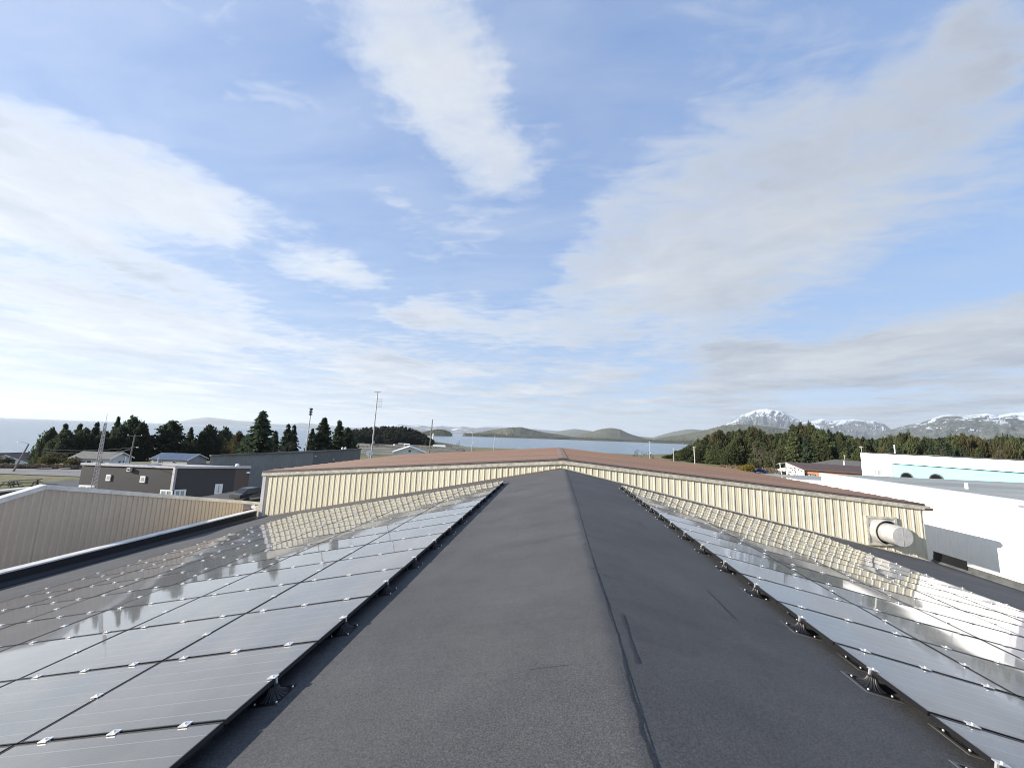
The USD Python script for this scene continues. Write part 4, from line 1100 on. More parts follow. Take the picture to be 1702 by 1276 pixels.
# ------------------------------------------------------------------ white flat building, turquoise building, brown roofed building on the right
wb = thing('white_flat_building', 'white walled flat roofed building right of the tan metal building', 'building')
XW = 13.4 * H
Pn = at_x(1691, 833, XW); Pf = at_x(1365, 787, XW)
zt = (Pn[2] + Pf[2]) / 2 + .02
yn, yf = Pn[1], Pf[1]
mb().box((XW + .15, (yn + yf) / 2, zt / 2), (.3, yf - yn, zt)).build('wall', 'white_wall', wb)
clad(wb, 'siding_sheet', 'white_wall', (XW - .004, yf), (XW - .004, yn), lambda u: 0, lambda u: zt, (-1, 0), rib=.22, sheet=1.1, rw=.035, rh=.009, minor=0)
for a, b in zip(np.linspace(yn - .1, yf + .1, 5)[:-1], np.linspace(yn - .1, yf + .1, 5)[1:]):
    mb().box((XW + .12, (a + b) / 2, zt - .09), (.44, b - a - .008, .26)).build('fascia', 'white_paint', wb)
mb().box((XW + .45, yn - .12, zt / 2 - .15), (1.0, .3, zt - .3)).build('corner_pilaster', 'lavender_trim', wb)
for q in (XW + 1.6, XW + 4.2):
    mb().box((q, yn - .08, zt / 2 - .2), (.25, .2, zt - .4)).build('wall_rib', 'lavender_trim', wb)
mb().box((XW + 20, yn + .1, zt / 2 - .1), (39.4, .3, zt - .2)).build('front_wall', 'white_wall', wb)
rz = zt + .05
mb().add([[XW + .34, yn + .2, rz], [XW + 42, yn + .2, rz - .25], [XW + 42, yf + .1, rz - .15], [XW + .34, yf + .1, rz - .05]], [[0, 1, 2, 3]]).build('roof', 'flat_roof', wb)
mb().box((XW + 21, yf + .05, zt / 2), (41.5, .2, zt - .3)).build('rear_wall', 'white_wall', wb)
p = at_y(1608, 819, 27.0); p[2] = rz - .1; mb().tube([p, p + np.array([0, 0, .42])], .085, 10).build('vent_pipe', 'white_paint', wb)
# low wing beyond it
p = at_y(1333, 797, yf + 8.0); q = at_y(1368, 798, yf + 8.0)
mb().box(((p[0] + q[0]) / 2 + 6, yf + 8.1, p[2] / 2), (q[0] - p[0] + 13, .3, p[2])).build('wing_wall', 'white_wall', wb)
mb().add([[p[0], yf + 8.2, p[2] - .05], [q[0] + 12, yf + 8.2, p[2] - .05], [q[0] + 12, yf + 15, p[2] - .05], [p[0], yf + 15, p[2] - .05]], [[0, 1, 2, 3]]).build('wing_roof', 'flat_roof', wb)

tq = thing('turquoise_building', 'tall white building with turquoise band and round porthole windows at right', 'building')
ZQ = HC - 0.95
A3 = at_r(1430, 752, 92); B3 = at_r(1702, 764, 80)
zq = A3[2]; B3 = at_z(1702, 764.5, zq) if abs(B3[2] - zq) > 3 else B3
d3, n3 = frame_of(A3, B3); B3x = A3[:2] + d3 * (np.linalg.norm((B3 - A3)[:2]) + 14)
B3x = np.array([B3x[0], B3x[1], zq])
ax3 = np.array([[d3[0], d3[1], 0], [n3[0], n3[1], 0], [0, 0, 1.0]])
L3 = np.linalg.norm((B3x - A3)[:2])


def on3(u, out, z):
    return np.array([A3[0] + d3[0] * u + n3[0] * out, A3[1] + d3[1] * u + n3[1] * out, z])


u0, zi = on_wall(1481, 769.5, A3, B3x)
mb().box(on3(L3 / 2, -.5, zq - (zq - zi) / 2), (L3, 1.0, zq - zi), ax3).build('parapet_wall', 'white_wall', tq)
mb().box(on3(u0 / 2, -.5, (zi) / 2), (u0, 1.0, zi), ax3).build('wall', 'white_wall', tq)
mb().box(on3((u0 + L3) / 2, -.75, zi / 2), (L3 - u0, .5, zi), ax3).build('turquoise_wall', 'turquoise', tq)
mb().box(on3(L3 / 2, -.45, zq + .06), (L3 + .2, 1.2, .12), ax3).build('roof_edge', 'dark_metal', tq)
mb().add([on3(0, -1, zq - .2), on3(L3, -1, zq - .2), on3(L3, -16, zq - .2), on3(0, -16, zq - .2)], [[0, 1, 2, 3]]).build('roof', 'flat_roof', tq)
mb().add([on3(0, 0, 0), on3(0, -16, 0), on3(0, -16, zq), on3(0, 0, zq)], [[0, 1, 2, 3]]).build('end_wall', 'white_wall', tq)
axr = np.array([[d3[0], d3[1], 0], [0, 0, 1.0], [n3[0], n3[1], 0]])
for q in ((1503.5, 794.5), (1552.5, 797.5)):
    u, z = on_wall(*q, A3, B3x)
    f = mb().lathe([(.95, 0), (.95, .10), (.80, .12), (.78, .04)], on3(u, -.5, z), axr, 28).build('porthole', 'grey_flashing', tq)
    mb().lathe([(.79, .05), (0, .05)], on3(u, -.5, z), axr, 28).build('pane', 'car_glass', f)
window_px(tq, A3, B3x, 1437, 779, 1452, 790, frame='light_trim', pane='white_wall', mull=0, bar=.14)
window_px(tq, A3, B3x, 1453.5, 780.5, 1467, 790, frame='light_trim', pane='window_pale', mull=0, bar=.14)
p = on3(u0 * .15, -6, zq); mb().tube([p, p + np.array([0, 0, 1.6])], .09, 8).build('vent_pipe', 'house_white', tq)

br = thing('brown_roofed_building', 'long brown roofed building with pale stone gable and orange wall before the wood', 'building')
RB = 150
e0 = at_r(1336.5, 781, 138); e1 = at_r(1440, 785, 138); r0 = at_r(1307.5, 769, 152); r1 = at_r(1440, 771, 156)
db = (e1 - e0)[:2] / np.linalg.norm((e1 - e0)[:2])
e1 = e0 + np.array([*(db * 42), 0]); r1 = r0 + np.array([*(db * 46), 0])
e0[2] = (e0[2]); e1[2] = e0[2]; r1[2] = r0[2]
mb().hexa(np.array([e0, e1, r1, r0]), np.array([e0, e1, r1, r0]) + [0, 0, .35]).build('roof', 'brown_shingle', br)
back = r0 + (r0 - e0) * .75; backr = r1 + (r1 - e1) * .75; back[2] = backr[2] = e0[2]
mb().hexa(np.array([r0, r1, backr, back]) - [0, 0, .01], np.array([r0, r1, backr, back]) + [0, 0, .34]).build('roof', 'olive_shingle', br)
# stone gable end with dark stones
nb = np.array([-db[0], -db[1], 0.0])
g = np.array([[e0[0], e0[1], 0], [r0[0], r0[1], 0], r0, e0])
mb().prism(g, nb * .3).build('stone_gable', 'stone_veneer', br)
srng = np.random.default_rng(5)
for i in range(46):
    s = srng.uniform(.05, .95); zz = lerp(e0, r0, s)[2]; z = srng.uniform(.5, zz - .3); c = lerp(e0, r0, s)
    dirg = (r0 - e0) * [1, 1, 0]; dirg /= np.linalg.norm(dirg)
    mb().box(np.array([c[0], c[1], z]) + nb * .31, (srng.uniform(.5, 1.1), .08, srng.uniform(.2, .38)), np.array([dirg, nb, [0, 0, 1]])).build('stone', 'dark_stone', br)
wi = np.array([-db[1], db[0]]) * 1.0
if wi @ (r0 - e0)[:2] < 0: wi = -wi
W0, W1 = e0[:2] + wi * 1.0, e1[:2] + wi * 1.0
wall_quad(mb(), W0, W1, 0, e0[2]).build('wall', 'orange_wall', br)
window_px(br, W0, W1, 1339, 788, 1355.5, 797, frame='dark_wood', pane='window_pale', mull=3, bar=.2)
window_px(br, W0, W1, 1361, 791, 1366, 797, frame='orange_wall', pane='window_dark', mull=0, bar=.15)
# higher hip roof behind
h0 = at_r(1357, 771, 165); h1 = at_r(1388, 763, 170); h2 = at_r(1440, 767, 172)
hl = at_r(1349, 773, 158); hrr = at_r(1450, 775, 158)
m = mb().add([hl, hrr, h2, h1], [[0, 1, 2, 3]]); hb = h0 + np.array([4, 14, -1]); m.add([hl, h1, hb], [[0, 1, 2]])
m.build('hip_roof', 'olive_shingle', br)
for q in ((1403, 770, .9, .16), (1384, 779, .5, .1), (1408, 781, .4, .1)):
    p = at_r(q[0], q[1], 158); mb().tube([p - np.array([0, 0, .6]), p + np.array([0, 0, q[2]])], q[3], 8).build('vent_pipe', 'house_white', br)

# ------------------------------------------------------------------ masts, poles and wires
def lattice_mast(name, label, p, top, w0=.55, w1=.18, n=26):
    t = thing(name, label, 'mast', p)
    m = mb(); hgt = top - p[2]
    leg = lambda k, z: np.array([math.cos(k * 2.094 + .4), math.sin(k * 2.094 + .4), 0]) * (lerp(w0, w1, z / hgt)) * .58 + np.array([0, 0, z])
    for k in range(3):
        mb().tube([leg(k, 0), leg(k, hgt)], .035, 6).build('leg', 'mast_grey', t)
    b = mb()
    for i in range(n):
        z0, z1 = hgt * i / n, hgt * (i + 1) / n
        for k in range(3):
            b.tube([leg(k, z0), leg((k + 1) % 3, z1)], .022, 4); b.tube([leg(k, z1), leg((k + 1) % 3, z1)], .022, 4)
    b.build('bracing', 'mast_grey', t)
    mb().tube([[0, 0, hgt], [0, 0, hgt + 1.0]], .02, 5).build('tip_rod', 'mast_grey', t)
    return t


p = place_r(172.5, 62); lattice_mast('lattice_mast', 'thin triangular lattice antenna mast in front of the dark grey building', p, at_r(186.5, 703, 62)[2])


def pole(name, label, px_base, px_top, r, rad, mat='old_wood', cat='utility pole', group=None, lean=True):
    """A tapering pole; leans as its two survey points say. Returns thing, base and top relative to base."""
    b = place_r(px_base[0], r); d = sight(*px_top); k = r / math.hypot(d[0], d[1]); tp = CAM + d * k - b
    t = thing(name, label, cat, b, group=group)
    mb().tube([[0, 0, 0], tp * .5, tp], [rad, rad * .85, rad * .68], 10).build('pole', mat, t)
    return t, b, tp


def side(b):
    """Horizontal direction across the line of sight at b."""
    v = np.array([b[1], -b[0], 0.0]); return v / np.linalg.norm(v)


# tall mast with cross arm at the top
t, b, tp = pole('tall_mast', 'tall slim mast with a short cross arm and wire brackets, above the brown roof', (620, 757), (628, 650), 120, .22, 'pole_metal', 'mast')
s = side(b); AXS = np.array([s, np.cross([0, 0, 1.0], s), [0, 0, 1.0]])
mb().box(tp - [0, 0, .25], (1.9, .12, .12), AXS).build('cross_arm', 'old_wood', t)
m = mb()
for i in range(6):
    z = tp[2] * (.90 - .022 * i); q = tp * (z / tp[2])
    m.tube([q, q + s * 1.4], .03, 4); m.box(q + s * 1.4, (.1, .1, .14))
m.build('insulator_bracket', 'mast_grey', t)
mb().box(tp * .33 + s * .3, (.45, .35, .7), AXS).build('equipment_box', 'house_grey', t)
# pole with a cluster of sirens
t, b, tp = pole('siren_pole', 'steel pole topped by a stack of dark siren horns between the spruces', (510.5, 748), (516, 690), 105, .17, 'pole_metal', 'pole')
mb().lathe([(.16, 0), (.42, .15), (.42, .35), (.16, .45), (.16, .6), (.42, .75), (.42, .95), (.16, 1.05), (.16, 1.2), (.40, 1.35), (.40, 1.7), (0, 1.8)], tp, sides=14).build('siren_stack', 'dark_metal', t)
s = side(b)
mb().box(tp * .30 - s * .35, (.6, .4, .6)).build('equipment_box', 'house_grey', t)
mb().tube([tp * .3, tp * .33 - s * .9], .05, 5).build('bracket', 'mast_grey', t)
# wooden poles
for i, (bs, tpx, r, rad, lab) in enumerate([((714, 748), (719, 697), 95, .17, 'thick wooden utility pole with a pale lamp, beside the cream gable house'),
                                            ((785, 746), (786.5, 716), 150, .12, 'thin pale pole over the bay right of the round bare tree'), ((820.5, 743), (822.5, 724), 170, .12, 'thin white pole over the bay, nearest to the roof apex on the left'),
                                            ((1078.5, 757), (1079.5, 733), 140, .12, 'thin pole with a lamp beside the bare tree right of the roof apex'), ((1119.5, 763), (1119, 744.5), 150, .15, 'short pale pole at the left tip of the wood'),
                                            ((1154, 768), (1153.5, 742), 110, .15, 'pale pole standing before the left end of the wood'), ((1296.5, 790), (1296, 769), 140, .18, 'white post left of the stone gable of the brown roofed building'),
                                            ((1404, 766), (1403, 756), 175, .12, 'thin white pole above the brown hip roof'), ((1431, 752), (1431, 741), 120, .10, 'small pale pole behind the corner of the turquoise building')]):
    t, b, tp = pole('wooden_pole' if i in (0,) else 'thin_pole', lab, bs, tpx, r, rad, 'old_wood' if i == 0 else 'house_grey', 'utility pole' if i == 0 else 'pole')
    s = side(b)
    if i == 0:
        mb().tube([tp * .72, tp * .72 + s * .5], .05, 6).build('bracket', 'mast_grey', t)
        mb().lathe([(.14, -.9), (.22, -.8), (.22, .4), (.1, .6), (0, .6)], tp * .72 + s * .55, sides=10).build('transformer', 'house_white', t)
    else:
        mb().box(tp * .98, (.7, .1, .1), np.array([s, np.cross([0, 0, 1.0], s), [0, 0, 1.0]])).build('top_bracket', 'house_grey', t)
        if i in (1, 3):
            mb().lathe([(0, -.15), (.18, -.1), (.18, .1), (0, .2)], tp * .62 + s * .35, sides=8).build('lamp', 'house_white', t)
# pole with cross arms in front of the broad trees
t, b, tp = pole('cross_arm_pole', 'wooden utility pole with two cross arms before the broad dark trees', (222.5, 772), (224.5, 722), 118, .15)
s = side(b); AXS = np.array([s, np.cross([0, 0, 1.0], s), [0, 0, 1.0]])
mb().box(tp * .965 + np.cross([0, 0, 1.0], s) * -.18, (2.4, .12, .14), AXS).build('cross_arm', 'old_wood', t)
for k in (-1, 1):
    mb().lathe([(.06, 0), (.09, .1), (.05, .25), (0, .27)], tp * .965 + s * k * 1.05 + [0, 0, .07], sides=8).build('insulator', 'house_white', t)
mb().tube([tp * .66, tp * .66 + s * .8], .04, 5).build('lamp_arm', 'mast_grey', t)
mb().lathe([(0, -.1), (.22, -.05), (.14, .1), (0, .14)], tp * .66 + s * .8, sides=10).build('lamp', 'house_white', t)
wire_end = [b + tp * .66, b + tp * .60]
# leaning street light at far left
t, b, tp = pole('street_light', 'leaning wooden street light with curved arm beside the white gabled house', (35, 777), (48, 737.5), 128, .17, cat='street light')
s = side(b)
arm = [tp * .985, tp * .985 - s * .5 + [0, 0, .35], tp * .985 - s * 1.1 + [0, 0, .42]]
mb().tube(arm, .04, 6).build('lamp_arm', 'mast_grey', t)
mb().lathe([(0, .1), (.14, .05), (.22, -.08), (0, -.1)], arm[-1] - s * .25, sides=10).build('lamp', 'house_white', t)


def wire(name, a, b, sag, label, group=None, rad=.022):
    P = [lerp(a, b, k / 14) - np.array([0, 0, sag * 4 * (k / 14) * (1 - k / 14)]) for k in range(15)]
    m = mb().tube(P, rad, 5)
    return m.build(name, 'wire', label=label, cat='wire', group=group)


wire('power_line', at_r(72, 746, 128), wire_end[0], .5, 'upper power line drooping from the dark trees to the cross arm pole')
wire('power_line', at_r(72, 750, 128), wire_end[1], .6, 'lower power line drooping from the dark trees to the cross arm pole')
wire('power_line', at_r(185, 755.5, 70), b * 0 + wire_end[0], .1, 'power line from the lattice mast to the upper lamp of the pole', rad=.03)

# satellite dish beyond the brown roof
p = at_r(614, 753.5, 118); t = thing('satellite_dish', 'white satellite dish just past the brown roof edge, left of the tall mast', 'dish', (p[0], p[1], float(ground(p[0], p[1]))))
zc = p[2] - t.GetAttribute('xformOp:translate').Get()[2]
nd = -p.copy(); nd[2] = 0; nd /= np.linalg.norm(nd); nd = nd + [0, 0, .25]; nd /= np.linalg.norm(nd); xd = np.cross([0, 0, 1.0], nd); xd /= np.linalg.norm(xd)
AXD2 = np.array([xd, np.cross(nd, xd), nd])
mb().lathe([(0, -.12), (.3, -.10), (.6, -.03), (.88, .08), (.90, .10), (.86, .11), (.58, .0), (0, -.09)], (0, 0, zc), AXD2, 24).build('dish', 'house_white', t, smooth=40)
mb().tube([[0, 0, 0], [0, 0, zc - .1]], .09, 8).build('post', 'mast_grey', t)
mb().tube([np.array([0, 0, zc]) - AXD2[1] * .8 + AXD2[2] * .1, np.array([0, 0, zc]) + AXD2[2] * .8], .025, 5).build('feed_arm', 'mast_grey', t)

# ------------------------------------------------------------------ vehicles
def car(name, label, p, yaw, body, L_=4.5, W_=1.8, hh=1.5, pickup=False):
    t = thing(name, label, 'car' if not pickup else 'pickup truck', p, (0, 0, yaw))
    a = L_ / 2
    if pickup:
        prof = [(-a, .45), (-a, .95), (-.2 * a, 1.0), (-.2 * a, hh - .05), (.18 * a, hh), (.42 * a, 1.02), (.95 * a, .92), (a, .75), (a, .4)]
    else:
        prof = [(-a, .42), (-a * .98, .9), (-.82 * a, 1.0), (-.55 * a, hh - .04), (-.05 * a, hh), (.18 * a, hh - .05), (.5 * a, .98), (.93 * a, .82), (a, .62), (a, .38)]
    c = mb()
    n = len(prof); rows = []
    for yy, ins in ((-W_ / 2, 1), (-W_ / 2 + .06, 1), (W_ / 2 - .06, 1), (W_ / 2, 1)):
        rows.append(np.array([[x, yy * (1 if z < 1.0 else .84), z - (.04 if abs(yy) == W_ / 2 and z > .6 else 0)] for x, z in prof]))
    R = np.stack(rows, 0); c.grid(R)
    for k, sgn in ((0, 1), (3, -1)):
        ctr = R[k].mean(0); v = np.vstack([R[k], ctr]); c.add(v, [[i, (i + 1) % n, n] for i in range(n)])
    c.add(np.vstack([R[0][[0, -1]], R[3][[-1, 0]]]), [[0, 1, 2, 3]])
    c.build('body', body, t)
    gl = [q for q in prof if q[1] > .97]
    for s in (-1, 1):
        gx0, gx1 = (-.17 * a, .34 * a) if pickup else (-.66 * a, .40 * a)
        tx0, tx1 = (-.15 * a, .16 * a) if pickup else (-.50 * a, .15 * a)
        y0_, y1_ = s * (W_ / 2 * .885), s * (W_ / 2 * .845)
        mb().add([[gx0, y0_, 1.02], [gx1, y0_, 1.02], [tx1, y1_, hh - .1], [tx0, y1_, hh - .1]], [[0, 1, 2, 3]]).build('side_window', 'car_glass', t)
    f0, f1 = ((.40 * a, 1.05), (.20 * a, hh - .04)) if pickup else ((.47 * a, 1.03), (.21 * a, hh - .1))
    w = W_ / 2 * .76
    mb().add([[f0[0] + .02, -w, f0[1]], [f0[0] + .02, w, f0[1]], [f1[0] + .02, w * .95, f1[1]], [f1[0] + .02, -w * .95, f1[1]]], [[0, 1, 2, 3]]).build('windscreen', 'car_glass', t)
    for sx in (-.62, .62):
        for sy in (-1, 1):
            ax = np.array([[1.0, 0, 0], [0, 0, 1.0], [0, -1.0 * sy, 0]])
            wl = mb().lathe([(.0, .1), (.2, .1), (.33, .08), (.34, -.08), (.2, -.1), (0, -.1)], (sx * a, sy * (W_ / 2 - .1), .34), ax, 18).build('wheel', 'tyre', t)
            mb().lathe([(.2, .105), (.0, .11)], (sx * a, sy * (W_ / 2 - .1), .34), ax, 14).build('rim', 'galvanised', wl)
    for sy in (-1, 1):
        mb().box((a - .02, sy * W_ * .36, .68), (.08, .3, .14)).build('headlight', 'light_trim', t)
    return t


def gpt(px, py):
    q = at_z(px, py, 0.0); return np.array([q[0], q[1], float(ground(q[0], q[1]))])


q = at_z(1262, 785.5, 0.15); car('blue_pickup', 'dark blue pickup parked on the gravel right of the yellow bush', q, facing(q) + 200, 'blue_car', 5.4, 1.95, 1.75, True)
q = at_z(1252.5, 783.5, 0.15) * 1.03; q[2] = .15; car('white_car', 'white car half hidden behind the blue pickup beside the yellow bush', q, facing(q) + 215, 'white_car', 4.4, 1.8, 1.45)
q = at_z(1301, 784, 0.15); car('grey_car', 'pale parked car behind the white post, left of the stone gable', q, facing(q) + 160, 'white_car', 4.5, 1.8, 1.7)
dC = frame_of(B, C)[0]
q = at_r(421, 812, 66); q[2] = 1.6
zq_ = at_r(421, 806, 60)[2]
cq = car('dark_car', 'dark car seen in the gap between the dark building and the tan wall', np.array([*at_r(424, 812, 58)[:2], zq_ - 1.5]), facing(q) + 35, 'dark_car', 4.8, 1.9, 1.55)
qq = at_r(424, 812, 58)
mb().box((qq[0], qq[1] + 3, (zq_ - 1.5) / 2), (14, 16, zq_ - 1.5)).build('loading_deck', 'asphalt', label='grey raised deck under the dark car beside the tan building', cat='deck')

# ------------------------------------------------------------------ picnic table and bench on the grass
def picnic_table(name, label, p, yaw, L_=3.2, cat='picnic table'):
    t = thing(name, label, cat, p, (0, 0, yaw))
    for i in range(4):
        mb().box((0, -.36 + .24 * i, .92), (L_, .22, .06)).build('top_board', 'dark_wood', t)
    for s in (-1, 1):
        mb().box((0, s * .85, .50), (L_, .28, .06)).build('seat_board', 'dark_wood', t)
        for e in (-1, 1):
            mb().tube([[e * L_ * .36, s * .75, 0], [e * L_ * .36, s * .28, .9]], .06, 4).build('leg', 'dark_wood', t)
    for e in (-1, 1):
        mb().box((e * L_ * .36, 0, .45), (.08, 1.8, .1)).build('cross_beam', 'dark_wood', t)
    return t


q = gpt(41.5, 807); picnic_table('picnic_table', 'dark wooden picnic table on the grass at left, the longer one', q, facing(q) + 8, 3.4)
q = gpt(15.5, 810); picnic_table('picnic_table', 'small dark picnic table left of the long one on the grass', q, facing(q) + 50, 1.7)
q = gpt(57, 808); t = thing('tilted_bench', 'small tipped bench right of the picnic table', 'bench', q, (0, 0, facing(q)))
for k in range(2): mb().box((.1 + .05 * k, .2 * k, .75 + .1 * k), (1.1, .18, .06), np.array([[.8, 0, .6], [0, 1, 0], [-.6, 0, .8]])).build('board', 'dark_wood', t)
mb().tube([[-.3, 0, 0], [-.1, 0, .6]], .07, 5).build('leg', 'dark_wood', t); mb().tube([[.3, .2, 0], [.2, .2, .8]], .07, 5).build('leg', 'dark_wood', t)

# driftwood and rocks by the road
for i, (q, ln, yw) in enumerate([((113, 780), 2.4, 10), ((119, 778.5), 1.6, 50), ((107, 781.5), 1.8, -20), ((72, 781.5), 2.2, 4)]):
    g_ = gpt(*q); a = math.radians(facing(g_) + yw)
    m = mb().tube([g_ + [0, 0, .22] + np.array([math.cos(a), math.sin(a), 0]) * ln * k * .5 + [0, 0, .1 * k] for k in (-1, -.3, .4, 1)], [.2, .24, .22, .16], 9)
    m.build('driftwood_log', 'driftwood', smooth=True, label=['pale driftwood log by the road in front of the white bungalow', 'short stub log behind the longest pale log by the road', 'low log left of the pale driftwood by the road', 'lone flat log at the road edge below the brown grass'][i], cat='log')
# ------------------------------------------------------------------ vegetation
def blades(n, pos, size, up, seed, curve=0):
    """n small pointed leaf faces: pos (n,3), size (n,), direction up (n,3)."""
    r = np.random.default_rng(seed)
    d = up / (np.linalg.norm(up, axis=1, keepdims=True) + 1e-9)
    w = np.cross(d, r.normal(size=(n, 3))); w /= np.linalg.norm(w, axis=1, keepdims=True) + 1e-9
    s = size[:, None]
    v = np.stack([pos - d * s * .15, pos + d * s * .45 + w * s * .32, pos + d * s, pos + d * s * .45 - w * s * .32], 1).reshape(-1, 3)
    i = np.arange(n)[:, None] * 4
    return v, np.vstack([i + [0, 1, 2], i + [0, 2, 3]])


def conifer(name, mat, Ht, R, seed, whorls=40, per=9, clump=.5, power=.85, droop=.35, skirt=.06, lift=.15, trunk=.02, ragged=.3):
    """Trunk plus a crown of drooping sprays; local z from the ground."""
    r = np.random.default_rng(seed); t = thing(name)
    mb().tube([[0, 0, -.5], [0, 0, Ht * .5], [0, 0, Ht * .97]], [Ht * trunk, Ht * trunk * .6, .03], 8).build('trunk', 'bark', t)
    P, D, Sz = [], [], []
    for i in range(whorls):
        f = skirt + (1 - skirt) * (i / whorls); z = Ht * f
        rad = R * min(1, (1 - f) ** power * 1.05 + .02) * (min(1, .55 + f * 4) if f < .12 else 1)
        for k in range(per):
            a = r.uniform(0, 2 * math.pi); ln = rad * r.uniform(1 - ragged, 1.12)
            if r.random() < .07: ln *= 1.25
            u = np.array([math.cos(a), math.sin(a), 0]); nn = max(3, int(ln / (clump * .42)))
            z0 = z + r.uniform(-.5, .5) * Ht / whorls * 1.6
            for j in range(nn):
                q = (j + .6) / nn
                p_ = u * ln * q + np.array([0, 0, z0 + ln * (lift * q - droop * q * q)])
                for side_ in (-1, 0, 1):
                    if side_ == 0 and j < nn - 1 and r.random() < .5: continue
                    dirv = u * (.55 + .5 * (side_ == 0)) + np.array([-u[1], u[0], 0]) * side_ * .85 + np.array([0, 0, r.uniform(-.55, .12)])
                    P.append(p_ + r.normal(0, clump * .10, 3)); D.append(dirv); Sz.append(clump * r.uniform(.65, 1.2) * (1.0 if f < .85 else .7))
    for k in range(14):
        P.append(np.array([0, 0, Ht * (.93 + .005 * k)])); D.append(np.append(r.normal(size=2) * .5, 1.0)); Sz.append(clump * .55)
    P, D, Sz = np.array(P), np.array(D), np.array(Sz)
    v, f_ = blades(len(P), P, Sz, D, seed)
    mb().add(v, f_).build('crown', mat, t)
    return t


def broad_conifer(name, mat, Ht, R, seed, lobes=26, n=7000, clump=.45, top=.55):
    """A full rounded evergreen: leaf clumps over many upswept boughs."""
    r = np.random.default_rng(seed); t = thing(name)
    mb().tube([[0, 0, -.5], [0, 0, Ht * .45], [0, 0, Ht * .85]], [Ht * .03, Ht * .02, .05], 8).build('trunk', 'bark', t)
    bm = mb()
    P, D, Sz = [], [], []
    for i in range(lobes):
        f = (i + .5) / lobes; z = Ht * (.04 + .86 * f)
        prof = math.sin(math.pi * min(1, (f * .80 + .22))) ** .8 if f > .35 else .78 + .22 * f / .35
        for k in range(5):
            a = r.uniform(0, 2 * math.pi); rad = R * prof * r.uniform(.35, 1.12)
            c = np.array([math.cos(a) * rad, math.sin(a) * rad, z + r.normal(0, Ht * .03)])
            s = R * r.uniform(.22, .38) * (1 - .4 * f)
            bm.tube([[0, 0, z - .25 * rad], c * [.5, .5, 1] - [0, 0, .12 * rad], c], [.06, .045, .02], 4, caps=False)
            m_ = n // (lobes * 5)
            g = r.normal(size=(m_, 3)); g /= np.linalg.norm(g, axis=1, keepdims=True); g *= r.uniform(.55, 1.05, (m_, 1)) * s; g[:, 2] *= 1.25
            P.append(c + g); D.append(g / s + np.array([c[0] / R, c[1] / R, .55]) + r.normal(0, .35, (m_, 3))); Sz.append(clump * r.uniform(.6, 1.2, m_))
    P, D, Sz = np.vstack(P), np.vstack(D), np.concatenate(Sz)
    v, f_ = blades(len(P), P, Sz, D, seed)
    mb().add(v, f_).build('crown', mat, t); bm.build('limbs', 'bark', t)
    return t


def bare_tree(name, Ht, R, seed, levels=5, twig='bare_twigs', oval=True):
    r = np.random.default_rng(seed); t = thing(name); m = mb(); tips = []

    def grow(p, d, ln, rad, lv):
        q = p + d * ln; m.tube([p, (p + q) / 2 + r.normal(0, ln * .04, 3), q], [rad, rad * .85, rad * .65], 5 if lv < 3 else 3, caps=False)
        if lv >= levels:
            tips.append((p, q)); return
        for k in range(3 if lv < 2 else r.integers(2, 4)):
            nd = d + r.normal(0, .48, 3) + [0, 0, .18]; nd /= np.linalg.norm(nd)
            grow(q if k else lerp(p, q, .75), nd, ln * r.uniform(.62, .82), rad * .62, lv + 1)
    grow(np.zeros(3), np.array([0, 0, 1.0]), Ht * .24, Ht * .018, 0)
    m.build('trunk', 'bark', t)
    P, D, Sz = [], [], []
    for p_, q in tips:
        for k in range(5):
            s = r.uniform(0, 1); P.append(lerp(p_, q, s)); D.append((q - p_) / np.linalg.norm(q - p_) + r.normal(0, .5, 3)); Sz.append(Ht * r.uniform(.05, .10))
    P, D, Sz = np.array(P), np.array(D), np.array(Sz)
    dd = D / np.linalg.norm(D, axis=1, keepdims=True); w = np.cross(dd, [0.3, .2, 1.0]); w /= np.linalg.norm(w, axis=1, keepdims=True)
    v = np.stack([P - w * .012 * Ht * .12, P + w * .012 * Ht * .12, P + dd * Sz[:, None]], 1).reshape(-1, 3)
    mb().add(v, np.arange(len(v)).reshape(-1, 3)).build('twigs', twig, t)
    return t


def bush(name, mat, R, Ht, seed, n=1200, clump=.3):
    r = np.random.default_rng(seed); t = thing(name)
    bm = mb()
    for k in range(9):
        a = r.uniform(0, 6.28); bm.tube([[0, 0, 0], [math.cos(a) * R * .4, math.sin(a) * R * .4, Ht * .5], [math.cos(a) * R * .7, math.sin(a) * R * .7, Ht * .85]], [.05, .035, .015], 4, caps=False)
    bm.build('stems', 'bark', t)
    P, D, Sz = [], [], []
    for k in range(16):
        a = r.uniform(0, 6.28); q = math.sqrt(r.uniform(0, 1)) * .7
        c = np.array([math.cos(a) * q * R, math.sin(a) * q * R, Ht * r.uniform(.25, .8) * (1 - .3 * q)]); s = R * r.uniform(.25, .42)
        g = r.normal(size=(n // 16, 3)); g /= np.linalg.norm(g, axis=1, keepdims=True); g *= s * r.uniform(.6, 1.05, (len(g), 1)); g[:, 2] *= Ht / R * .6
        P.append(c + g); D.append(g + [0, 0, .4 * s]); Sz.append(clump * r.uniform(.6, 1.2, len(g)))
    P, D, Sz = np.vstack(P), np.vstack(D), np.concatenate(Sz); P[:, 2] = np.maximum(P[:, 2], .02)
    v, f_ = blades(len(P), P, Sz, D, seed); mb().add(v, f_).build('leaves', mat, t)
    return t


